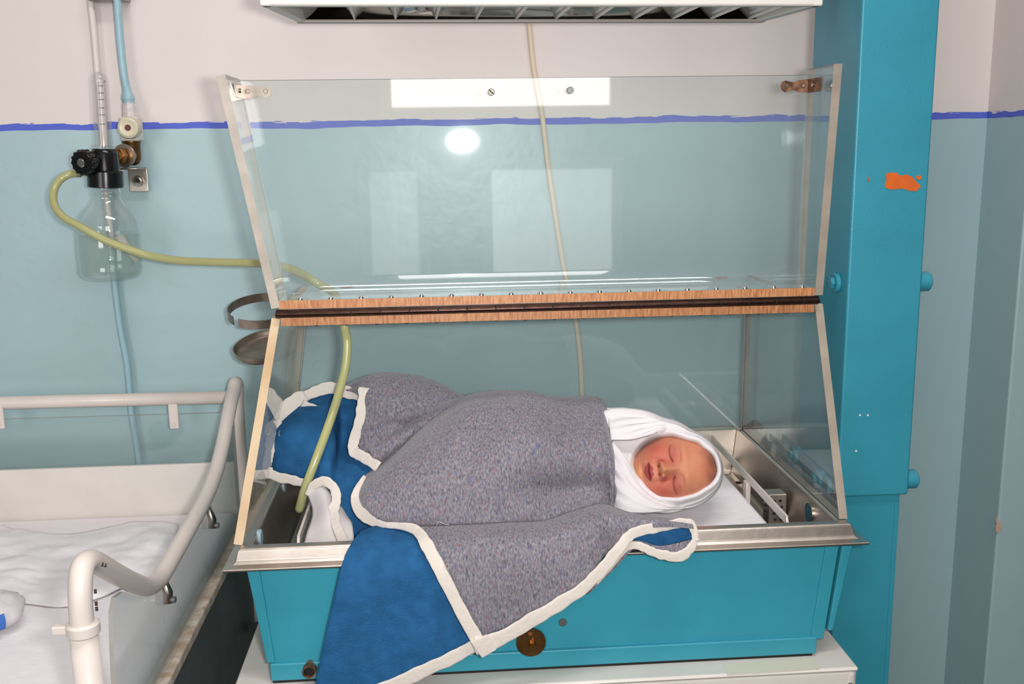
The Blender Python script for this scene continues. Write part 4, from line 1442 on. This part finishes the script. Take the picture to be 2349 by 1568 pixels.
NR, NS = 190, 200
vs, fs, cols = [], [], []
for i in range(NR + 1):
    f = i / NR
    th = math.pi * (0.72 * f + 0.28 * f * f * f)          # finer rings on the face
    for j in range(NS):
        ph = 2 * math.pi * j / NS
        e = 0.92
        cs, sn = math.cos(ph), math.sin(ph)
        s = SA * math.sin(th) * cs
        u = SB * math.sin(th) * sn
        w = SCc * math.copysign(abs(math.cos(th)) ** 0.86, math.cos(th))
        if u < 0:                                          # jaw narrower than the brow
            s *= 1 - 0.10 * (u / SB) ** 2 * 1.6
        if w < 0:
            w *= 1.12
        fr = sstep(0.0, 0.35, w / SCc)
        w2 = w + (face_relief(s, u) * fr if fr > 0 else 0)
        cols.append(skin_colour(s, u, w))
        vs.append(HC + fS * s + fU * u + fF * w2)
for i in range(NR):
    for j in range(NS):
        k = (j + 1) % NS
        fs.append((i * NS + j, (i + 1) * NS + j, (i + 1) * NS + k, i * NS + k))
nhead = len(vs)
# neck, trunk and legs, swaddled and out of sight, in one run of rings from under the chin to the feet
nb_ = 24
base = HC - fU * 0.040 - fF * 0.012
cent = [base, base - fU * .02 + (0, .004, -.010), np.array([0.075, 0.165, 0.953]), np.array([0.03, 0.19, 0.960]), np.array([-0.04, 0.20, 0.962]), np.array([-0.11, 0.20, 0.955]), np.array([-0.16, 0.20, 0.945]), np.array([-0.19, 0.20, 0.94])]
rad = [(.022, .022), (.024, .024), (.045, .040), (.060, .048), (.060, .050), (.050, .045), (.036, .034), (.012, .012)]
cc = catmull(cent, 5)
rr = catmull(rad, 5)
for c, (ry, rz) in zip(cc, rr):
    for j in range(nb_):
        a = 2 * math.pi * j / nb_
        vs.append(np.array(c) + np.array([0, ry * math.cos(a), rz * math.sin(a)]))
        cols.append(SKIN)
for i in range(len(cc) - 1):
    for j in range(nb_):
        k = (j + 1) % nb_
        fs.append((nhead + i * nb_ + j, nhead + i * nb_ + k, nhead + (i + 1) * nb_ + k, nhead + (i + 1) * nb_ + j))
m, nt, b = newmat('baby_skin')
at = N(nt, 'ShaderNodeAttribute')
at.attribute_name = 'skin_tone'
tcn = N(nt, 'ShaderNodeTexCoord')
nzz = N(nt, 'ShaderNodeTexNoise')
nzz.inputs['Scale'].default_value = 120
nzz.inputs['Detail'].default_value = 4
nt.links.new(tcn.outputs['Object'], nzz.inputs['Vector'])
hs = N(nt, 'ShaderNodeMix', data_type='RGBA', blend_type='MULTIPLY')
rp = N(nt, 'ShaderNodeValToRGB')
rp.color_ramp.elements[0].color = (0.86, 0.80, 0.80, 1)
rp.color_ramp.elements[1].color = (1, 1, 1, 1)
nt.links.new(nzz.outputs['Fac'], rp.inputs[0])
hs.inputs[0].default_value = 0.8
nt.links.new(at.outputs['Color'], hs.inputs[6])
nt.links.new(rp.outputs[0], hs.inputs[7])
nt.links.new(hs.outputs[2], b.inputs['Base Color'])
b.inputs['Roughness'].default_value = 0.55
b.inputs['Specular IOR Level'].default_value = 0.3
b.inputs['Subsurface Weight'].default_value = 0.3
b.inputs['Subsurface Radius'].default_value = (0.006, 0.0025, 0.0015)
b.inputs['Subsurface Scale'].default_value = 0.6
bpn = N(nt, 'ShaderNodeBump')
bpn.inputs['Strength'].default_value = 0.15
bpn.inputs['Distance'].default_value = 0.0006
n3 = N(nt, 'ShaderNodeTexNoise')
n3.inputs['Scale'].default_value = 900
nt.links.new(tcn.outputs['Object'], n3.inputs['Vector'])
nt.links.new(n3.outputs['Fac'], bpn.inputs['Height'])
nt.links.new(bpn.outputs['Normal'], b.inputs['Normal'])
M_skin = m
BABY = mesh('person', vs, fs, M_skin, smooth=True, label='sleeping newborn baby lying on its side swaddled in white, only the face showing', cat='person')
recalc(BABY)
ca = BABY.data.color_attributes.new('skin_tone', 'FLOAT_COLOR', 'POINT')
buf = np.ones((len(vs), 4), np.float32)
buf[:, :3] = np.array(cols)
ca.data.foreach_set('color', buf.ravel())
# fine dark hair along the hairline
vs, fs = [], []
rng = random.Random(3)
for k in range(1500):
    ph = math.radians(90) + rng.uniform(-1.25, 1.25)
    th = rng.uniform(0.95, 1.5)
    s, u = SA * math.sin(th) * math.cos(ph), SB * math.sin(th) * math.sin(ph)
    if u < 0.028 + 0.010 * rng.random() and abs(s) < 0.035:
        continue
    w = SCc * math.cos(th) ** 0.86
    p0 = HC + fS * s + fU * u + fF * w
    nrm = fS * s / SA ** 2 + fU * u / SB ** 2 + fF * w / SCc ** 2
    nrm /= np.linalg.norm(nrm)
    dr = fU * (0.7 + .3 * rng.random()) + fS * rng.uniform(-.6, .6) - fF * .5
    dr -= nrm * (dr @ nrm)
    dr /= np.linalg.norm(dr)
    sd = np.cross(nrm, dr) * 0.00010
    L_ = rng.uniform(.003, .007)
    p1 = p0 + dr * L_ * .5 + nrm * .0006
    p2 = p0 + dr * L_ + nrm * .0005
    n0 = len(vs)
    vs += [p0 - sd, p0 + sd, p1 + sd * .8, p1 - sd * .8, p2]
    fs += [(n0, n0 + 1, n0 + 2, n0 + 3), (n0 + 3, n0 + 2, n0 + 4)]
mesh('hair', vs, fs, simple('baby_hair', srgb(72, 46, 34), 0.6), BABY, kind='stuff')

# ------------------------------------------------------------------ swaddle: hood and wraps as a loft round the face opening
FC = np.array([1552.0, 1074.0])
OP = [(1640, 1052), (1645, 1080), (1637, 1100), (1612, 1120), (1575, 1134), (1535, 1138), (1503, 1130), (1478, 1106), (1462, 1085), (1451, 1066), (1456, 1040), (1470, 1018), (1498, 1005), (1530, 1001), (1570, 1009), (1615, 1028)]
OW = [(1652, 1045), (1660, 1085), (1652, 1118), (1622, 1150), (1570, 1168), (1500, 1174), (1430, 1175), (1376, 1160), (1366, 1110), (1364, 1060), (1366, 1000), (1374, 938), (1440, 935), (1520, 957), (1585, 984), (1630, 1012)]


def polar(pts, nang):
    pts = np.array(pts, float) - FC
    an = np.arctan2(pts[:, 1], pts[:, 0])
    rd = np.linalg.norm(pts, axis=1)
    o_ = np.argsort(an)
    an, rd = an[o_], rd[o_]
    an3 = np.concatenate([an - 2 * math.pi, an, an + 2 * math.pi])
    rd3 = np.concatenate([rd] * 3)
    A = np.linspace(-math.pi, math.pi, nang, endpoint=False)
    # smooth through the points
    fine = np.interp(A, an3, rd3)
    k = np.array([1, 2, 3, 2, 1.0]); k /= k.sum()
    ext = np.concatenate([fine[-2:], fine, fine[:2]])
    return A, np.convolve(ext, k, 'valid')


NA = 120
AN, r_op = polar(OP, NA)
_, r_ow = polar(OW, NA)


def head_hit(px, py):
    k = ray(px, py)
    k = k / np.linalg.norm(k)
    o_ = CAM - HC
    M3 = np.stack([fS / SA, fU / SB, fF / SCc])
    a_, b_ = M3 @ k, M3 @ o_
    A_, B_, C_ = a_ @ a_, 2 * a_ @ b_, b_ @ b_ - 1
    D_ = B_ * B_ - 4 * A_ * C_
    t_ = (-B_ - math.sqrt(max(D_, 0))) / (2 * A_)
    return (CAM + k * t_)[1]


def yw(ang):
    x, y = math.cos(ang), math.sin(ang)
    base = 0.122 + 0.02 * max(0, -y) - 0.045 * max(0, y)
    if x < 0:
        base += 0.03 * x * x * (1 if y < 0.3 else 0.2)
    return base


rings = []
yo = []
for a, r in zip(AN, r_op):
    p_ = FC + r * 0.96 * np.array([math.cos(a), math.sin(a)])
    yo.append(head_hit(*p_))
yo = np.array(yo)
k = np.ones(9) / 9
yo = np.convolve(np.concatenate([yo[-4:], yo, yo[:4]]), k, 'valid')


def ring(rf, yf):
    out = []
    for i, a in enumerate(AN):
        r = rf(i)
        out.append(PY(FC[0] + r * math.cos(a), FC[1] + r * math.sin(a), yf(i)))
    return out


wv = [mnoise.noise(Vector((math.cos(a) * 3, math.sin(a) * 3, 4))) for a in AN]
rings.append(ring(lambda i: r_op[i] * 0.93, lambda i: yo[i] + 0.010))
rings.append(ring(lambda i: r_op[i] * 0.985 + 2 * wv[i], lambda i: yo[i] + 0.001))
rings.append(ring(lambda i: r_op[i] + 3 + 3 * wv[i], lambda i: yo[i] - 0.0045))
rings.append(ring(lambda i: r_op[i] + 9 + 3 * wv[i], lambda i: yo[i] - 0.006))
rings.append(ring(lambda i: r_op[i] + 14 + 3 * wv[i] if r_ow[i] - r_op[i] > 20 else r_op[i] + .7 * (r_ow[i] - r_op[i]), lambda i: yo[i] - 0.003))
for f in (0.12, 0.25, 0.4, 0.55, 0.7, 0.84, 0.94, 1.0):
    def rf(i, f=f):
        r0 = r_op[i] + 15 if r_ow[i] - r_op[i] > 21 else r_op[i] + .72 * (r_ow[i] - r_op[i])
        return r0 + (r_ow[i] - r0) * f

    def yf(i, f=f):
        y0 = yo[i] - 0.001
        return y0 + (yw(AN[i]) - y0) * (1 - math.sqrt(max(0, 1 - f * f)))
    rings.append(ring(rf, yf))
rings.append(ring(lambda i: r_ow[i] * 0.97, lambda i: yw(AN[i]) + 0.03))
rings.append(ring(lambda i: r_ow[i] * 0.80, lambda i: yw(AN[i]) + 0.06))
rings.append(ring(lambda i: r_ow[i] * 0.4, lambda i: 0.19))
G = np.array(rings)
# fold lines: ridges following the wrap
for i in range(5, 13):
    for j in range(NA):
        a = AN[j]
        f = (i - 5) / 7
        y_ = math.sin(a)
        d = 0.0030 * math.sin(f * 17 + 2.6 * math.cos(a) + 1.0) * (0.3 + 0.7 * abs(y_)) * math.sin(math.pi * min(1, f * 1.05))
        G[i, j] += np.array([0, -0.9, 0.3]) * d
vs = G.reshape(-1, 3)
nrg = len(rings)
fs = [(i * NA + j, i * NA + (j + 1) % NA, (i + 1) * NA + (j + 1) % NA, (i + 1) * NA + j) for i in range(nrg - 1) for j in range(NA)]
SW = mesh('swaddle_cloth', vs, fs, M_sheet, BABY, smooth=True)
recalc(SW)
sd_ = SW.modifiers.new('sub', 'SUBSURF')
sd_.levels = sd_.render_levels = 1
# overlapping wraps
def wrap(name, top, bot, ytop, ybot, seed):
    rows = []
    for f in np.linspace(0, 1, 5):
        r_ = []
        for i in range(len(top)):
            t_, b_ = np.array(top[i], float), np.array(bot[i], float)
            c = t_ + (b_ - t_) * f
            yy = ytop[i] + (ybot[i] - ytop[i]) * f
            r_.append(PY(c[0], c[1], yy - 0.004 * math.sin(math.pi * f)))
        rows.append(r_)
    def fold(v, u):
        w = math.sin(math.pi * min(1, max(0, v)))
        x = v * 4.2 + 0.9 * math.sin(u * 2.2 + seed) + 0.8 * u
        return 0.0017 * w * math.sin(x * 2 * math.pi) * (0.6 + 0.4 * math.sin(u * 5 + seed))
    return patch(name, rows, M_sheet, SW, nu=12, nv=12, thick=0.003, amp=0.0016, scale=45, seed=seed, fn=fold)


wrap('swaddle_wrap', [(1405, 1012), (1432, 1045), (1462, 1092), (1500, 1134), (1545, 1154), (1582, 1158)],
     [(1395, 1160), (1415, 1172), (1450, 1175), (1490, 1175), (1530, 1171), (1582, 1162)],
     [.108, .098, .088, .078, .075, .084], [.085, .070, .062, .061, .065, .080], 2)
wrap('swaddle_wrap', [(1392, 934), (1440, 935), (1490, 947), (1530, 962), (1565, 978)],
     [(1402, 1008), (1440, 1006), (1475, 1000), (1510, 988), (1550, 985)],
     [.158, .150, .142, .136, .13], [.115, .108, .104, .106, .122], 5)

# ------------------------------------------------------------------ grey blanket with blue lining and white tape edges
BL = thing('blanket', 'grey felt blanket with blue lining and white taped edges covering the baby', 'blanket', (-0.06, 0.2, 0.935))
# --- the mound over the body, then the sheet falling over the rim
ST = [((818, 1136), (822, 1160), .108, .098), ((832, 1104), (836, 1188), .130, .068), ((860, 1078), (866, 1202), .150, .052), ((905, 1037), (940, 1207), .170, .040),
      ((965, 986), (1010, 1206), .190, .034), ((1030, 938), (1080, 1204), .205, .030), ((1088, 906), (1135, 1203), .215, .030), ((1190, 893), (1200, 1200), .220, .038),
      ((1290, 911), (1280, 1196), .220, .050), ((1350, 911), (1345, 1180), .215, .056), ((1384, 924), (1384, 1167), .200, .054), ((1401, 980), (1400, 1160), .165, .040),
      ((1412, 1045), (1411, 1140), .112, .048), ((1404, 1048), (1403, 1138), .140, .090)]
TT = [0, 0.03, 0.08, 0.16, 0.27, 0.4, 0.55, 0.7, 0.85, 1.0]
rows = []
# hidden back of the mound
for dy, fz in ((0.085, 0.0), (0.05, 0.62)):
    r_ = []
    for (a, b, y0, y1) in ST:
        p_ = PY(*a, y0)
        s_ = 1.0 if a[0] < 1400 else 0.25
        lift = p_[2] - 0.936
        r_.append(np.array([p_[0], p_[1] + dy * s_, 0.936 + lift * (fz if s_ == 1.0 else .9)]))
    rows.append(r_)
for t_ in TT:
    r_ = []
    for (a, b, y0, y1) in ST:
        c = np.array(a) + (np.array(b) - np.array(a)) * t_
        yy = y1 + (y0 - y1) * (1 - math.sqrt(max(0, t_ * (2 - t_))))
        r_.append(PY(c[0], c[1], yy))
    rows.append(r_)


def mound_fold(v, u):
    # soft dents: diagonal crease above the foot end, hollow over the middle, fold near the rim
    d = 0.0
    d -= 0.008 * math.exp(-((u - 0.44 + 0.30 * (v - .6)) / 0.05) ** 2) * math.exp(-((v - 0.62) / 0.2) ** 2)
    d -= 0.021 * math.exp(-((u - 0.64 - 0.5 * (v - .8)) / 0.12) ** 2) * math.exp(-((v - 0.86) / 0.085) ** 2)
    d += 0.009 * math.exp(-((u - 0.62) / 0.14) ** 2) * math.exp(-((v - 0.64) / 0.09) ** 2)
    d += 0.004 * math.exp(-((u - 0.56) / 0.07) ** 2) * math.exp(-((v - 0.6) / 0.25) ** 2)
    d -= 0.005 * math.exp(-((u - 0.68) / 0.05) ** 2) * math.exp(-((v - 0.72) / 0.18) ** 2)
    d -= 0.004 * math.exp(-((u - 0.55) / 0.2) ** 2) * math.exp(-((v - 0.9) / 0.06) ** 2)
    return d


patch('grey_cover', rows, M_felt, BL, nu=8, nv=6, thick=0.0045, amp=0.004, scale=16, seed=1, fn=mound_fold)
DJ = [((940, 1204), (1098, 1474)), ((1050, 1200), (1195, 1424)), ((1150, 1198), (1275, 1374)), ((1245, 1192), (1345, 1328)), ((1320, 1170), (1388, 1282)),
      ((1385, 1160), (1428, 1240)), ((1450, 1176), (1472, 1214)), ((1520, 1187), (1530, 1207)), ((1586, 1194), (1592, 1212))]
YT = [.032, .030, .028, .026, .020, .016, .010, .002, -.004]
rows = []
for f, k in ((0, 0), (.08, .35), (.16, .62), (.28, .85), (.45, .95), (.7, 1.0), (1.0, 1.0)):
    r_ = []
    for i, (a, b) in enumerate(DJ):
        c = np.array(a) + (np.array(b) - np.array(a)) * f
        yb_ = -0.034 + 0.004 * math.sin(i * 1.7) * f
        if i >= 6:
            yb_ = -0.026
        r_.append(PY(c[0], c[1], YT[i] + (yb_ - YT[i]) * k))
    rows.append(r_)


def drape_fold(v, u):
    d = 0.006 * math.exp(-((u - 0.62) / 0.07) ** 2) * (0.4 + 0.6 * v) - 0.005 * math.exp(-((u - 0.52) / 0.05) ** 2) * v
    d += 0.003 * math.sin(u * 9) * v
    return d


patch('grey_drape', rows, M_felt, BL, nu=8, nv=7, thick=0.0045, amp=0.003, scale=18, seed=4, fn=drape_fold)
# --- rear fold at the foot end
BJ = [((778, 892), (836, 903), .268, .240), ((826, 868), (834, 958), .275, .222), ((880, 853), (812, 1034), .278, .195), ((950, 860), (866, 1070), .275, .178),
      ((1010, 881), (930, 1032), .268, .196), ((1070, 912), (1015, 990), .258, .215), ((1125, 925), (1090, 960), .250, .225)]
rows = []
for dy, dz in ((.07, -.06), (.03, -.012)):
    rows.append([PY(*a, y0) + (0, dy, dz) for (a, b, y0, y1) in BJ])
for t_ in (0, .05, .15, .3, .5, .75, 1.0):
    r_ = []
    for (a, b, y0, y1) in BJ:
        c = np.array(a) + (np.array(b) - np.array(a)) * t_
        yy = y1 + (y0 - y1) * (1 - math.sqrt(max(0, t_ * (2 - t_))))
        r_.append(PY(c[0], c[1], yy))
    rows.append(r_)
patch('grey_foot_fold', rows, M_felt, BL, nu=7, nv=6, thick=0.0045, amp=0.004, scale=18, seed=8,
      fn=lambda v, u: -0.010 * math.exp(-((v - 0.80) / 0.06) ** 2) * math.exp(-((u - .55) / .3) ** 2) + 0.006 * math.exp(-((v - 0.93) / 0.06) ** 2) * sstep(.3, .5, u))
# --- rolled band between the rear fold and the mound
BA = [((838, 1020), (868, 1066), .176, .160), ((880, 996), (905, 1038), .186, .168), ((930, 966), (955, 1000), .198, .182), ((985, 936), (1010, 962), .210, .196),
      ((1040, 912), (1060, 935), .222, .208), ((1085, 903), (1100, 918), .230, .216)]
rows = []
for t_, dy in ((0, .030), (.08, .010), (.3, -.001), (.6, -.003), (.9, .004), (1.1, .020)):
    rows.append([PY(*(np.array(a) + (np.array(b) - np.array(a)) * t_), y0 + (y1 - y0) * t_ + dy) for a, b, y0, y1 in BA])
patch('grey_rolled_band', rows, M_felt, BL, nu=7, nv=6, thick=0.0045, amp=0.002, scale=25, seed=41)
# --- blue lining turned open at the foot end
CJ = [[(616, 1000, .222), (612, 1022, .205), (610, 1045, .198), (613, 1062, .196), (618, 1080, .194)],
      [(640, 955, .238), (634, 990, .196), (630, 1030, .180), (634, 1066, .176), (640, 1098, .178)],
      [(690, 912, .262), (688, 965, .192), (686, 1020, .168), (688, 1070, .162), (692, 1106, .166)],
      [(745, 896, .272), (756, 955, .205), (762, 1020, .166), (752, 1070, .148), (740, 1112, .146)],
      [(785, 900, .276), (782, 958, .248), (782, 1020, .222), (774, 1085, .162), (766, 1150, .116)],
      [(832, 912, .262), (830, 970, .232), (826, 1035, .202), (806, 1120, .142), (800, 1215, .078)],
      [(850, 930, .258), (850, 990, .228), (848, 1060, .186), (845, 1140, .132), (830, 1240, .054)],
      [(880, 960, .256), (882, 1010, .226), (880, 1080, .180), (878, 1150, .130), (880, 1225, .056)]]
rows = [list(r_) for r_ in zip(*[[PY(*q) for q in c] for c in CJ])]
patch('blue_lining', rows, M_blue, BL, nu=8, nv=9, thick=0.003, amp=0.005, scale=22, seed=11)
# --- blue side of the corner hanging over the rim
DB = [[(828, 1222, .030), (806, 1250, -.004), (784, 1295, -.024), (760, 1400, -.029), (738, 1500, -.031), (716, 1610, -.033)],
      [(860, 1208, .036), (842, 1250, -.006), (830, 1310, -.026), (818, 1410, -.030), (808, 1510, -.032), (796, 1612, -.033)],
      [(905, 1204, .036), (908, 1245, -.006), (914, 1305, -.026), (924, 1390, -.030), (932, 1470, -.032), (938, 1552, -.033)],
      [(950, 1206, .034), (970, 1245, -.004), (992, 1300, -.024), (1025, 1378, -.028), (1052, 1440, -.030), (1082, 1482, -.031)],
      [(975, 1212, .034), (1000, 1250, -.002), (1026, 1310, -.022), (1060, 1380, -.026), (1085, 1435, -.028), (1106, 1470, -.029)]]
rows = [list(r_) for r_ in zip(*[[PY(*q) for q in c] for c in DB])]
patch('blue_hanging_corner', rows, M_blue, BL, nu=8, nv=7, thick=0.003, amp=0.0035, scale=20, seed=15)
# --- pocket of the fold on the rim at the head end
PK = [[(1420, 1262, -.024), (1424, 1268, -.024), (1428, 1274, -.025)], [(1450, 1226, -.014), (1455, 1240, -.014), (1470, 1252, -.022)],
      [(1500, 1208, -.006), (1505, 1232, -.010), (1515, 1262, -.022)], [(1555, 1200, -.004), (1558, 1226, -.008), (1560, 1264, -.022)], [(1592, 1204, -.006), (1595, 1222, -.012), (1596, 1244, -.020)]]
rows = [list(r_) for r_ in zip(*[[PY(*q) for q in c] for c in PK])]
patch('blue_pocket', rows, M_blue, BL, nu=7, nv=7, thick=0.002, amp=0.001, scale=40, seed=19)
LF = [[(1345, 1352, -.026), (1350, 1362, -.027)], [(1400, 1292, -.024), (1408, 1306, -.026)], [(1455, 1240, -.022), (1462, 1254, -.024)], [(1515, 1252, -.022), (1515, 1270, -.024)], [(1592, 1236, -.021), (1575, 1264, -.024)]]
rows = [list(r_) for r_ in zip(*[[PY(*q) for q in c] for c in LF])]
patch('grey_under_fold', rows, M_felt, BL, nu=6, nv=5, thick=0.004, amp=0.001, scale=40, seed=23)
# --- pale underside bulging at the foot end
GJ = [[(706, 1128, .128), (712, 1170, .100), (704, 1215, .074), (696, 1252, .052)], [(738, 1112, .124), (746, 1160, .088), (746, 1210, .062), (740, 1254, .042)],
      [(770, 1140, .112), (768, 1180, .080), (776, 1225, .052), (786, 1258, .030)], [(800, 1180, .105), (806, 1205, .074), (812, 1235, .050), (818, 1262, .026)]]
rows = [list(r_) for r_ in zip(*[[PY(*q) for q in c] for c in GJ])]
patch('pale_underside', rows, simple('pale_grey_lining', srgb(206, 200, 200), 0.9, var=0.08, vscale=20), BL, nu=8, nv=8, thick=0.003, amp=0.005, scale=30, seed=29)

# --- white tape sewn along the edges
TP = [
    ('edge_tape', [(838, 889, .232), (832, 930, .220), (825, 970, .206), (812, 1010, .192), (812, 1034, .184), (834, 1048, .174), (868, 1070, .156)], [30, 27, 26, 24, 26, 25, 24], .25),
    ('edge_tape', [(836, 1092, .124), (822, 1118, .108), (817, 1146, .092), (830, 1176, .066), (855, 1196, .044), (884, 1203, .030), (920, 1206, .020), (955, 1216, .006), (978, 1248, -.018),
                   (1008, 1303, -.037), (1050, 1385, -.042), (1092, 1462, -.043), (1108, 1494, -.043)], [8, 16, 26, 28, 22, 12, 16, 24, 30, 30, 30, 32, 34], .18),
    ('edge_tape', [(1094, 1484, -.0445), (1150, 1462, -.044), (1215, 1424, -.044), (1280, 1386, -.043), (1340, 1345, -.042), (1388, 1298, -.041), (1424, 1252, -.038), (1448, 1226, -.032),
                   (1490, 1212, -.026), (1540, 1203, -.022), (1580, 1199, -.022), (1592, 1218, -.023), (1596, 1240, -.024)], [44, 36, 32, 30, 28, 27, 26, 24, 24, 22, 20, 18, 14], .25),
    ('edge_tape', [(1368, 1338, -.031), (1402, 1296, -.030), (1436, 1256, -.028), (1462, 1250, -.028), (1490, 1262, -.029), (1520, 1272, -.030), (1556, 1276, -.030), (1580, 1262, -.029), (1594, 1240, -.027)],
     [8, 12, 16, 18, 20, 22, 24, 22, 16], .3),
    ('edge_tape', [(835, 908, .242), (805, 902, .248), (770, 891, .255), (735, 893, .256), (700, 908, .250)], [22, 26, 28, 26, 24], .3),
    ('edge_tape', [(700, 905, .246), (672, 924, .238), (655, 948, .226), (640, 972, .212)], [26, 36, 38, 30], .3),
    ('edge_tape', [(646, 968, .208), (624, 984, .200), (622, 1010, .190), (617, 1040, .183), (612, 1070, .180), (624, 1088, .174), (655, 1098, .166), (690, 1105, .158), (716, 1114, .150)],
     [24, 30, 22, 22, 22, 24, 22, 20, 14], .4),
    ('edge_tape', [(706, 1136, .122), (718, 1114, .120), (742, 1103, .116), (764, 1116, .110), (772, 1140, .100), (766, 1170, .086), (772, 1205, .060), (786, 1238, .034), (800, 1266, .004)],
     [14, 20, 22, 22, 22, 24, 22, 24, 24], .3),
    ('edge_tape', [(1094, 1478, -.033), (1040, 1506, -.036), (980, 1535, -.037), (920, 1562, -.037), (850, 1592, -.037)], [28, 30, 30, 30, 30], .2),
    ('inner_tape', [(694, 926, .236), (716, 936, .228), (736, 944, .222)], [20, 20, 18], .2),
]
for i, (nm, pts, wd_, wb) in enumerate(TP):
    ribbon(nm, pts, [w_ * 1.0 for w_ in wd_], 0.0032, M_bind, BL, n=8, wob=wb, seed=i * 3.3, tilt=0.0)
# square corner of the hem
q = [(1078, 1472), (1118, 1456), (1140, 1490), (1106, 1510)]
a = [PY(x, y, -.0475) for x, y in q]
hexa('corner_tape', [v + np.array([0, .004, 0]) for v in a] + a, M_bind, BL, bv=0.0012)
# loose threads
for pts in ([(1000, 1206, .02), (1006, 1196, .018), (1018, 1201, .016), (1030, 1203, .016)], [(1018, 1302, -.04), (1026, 1292, -.042), (1030, 1300, -.044), (1024, 1306, -.044)],
            [(642, 986, .19), (640, 996, .185), (646, 1003, .185)], [(658, 980, .19), (655, 988, .187), (651, 992, .187)]):
    tube('loose_thread', catmull([PY(*p_) for p_ in pts], 5), 0.0003, M_bind, BL, seg=5)
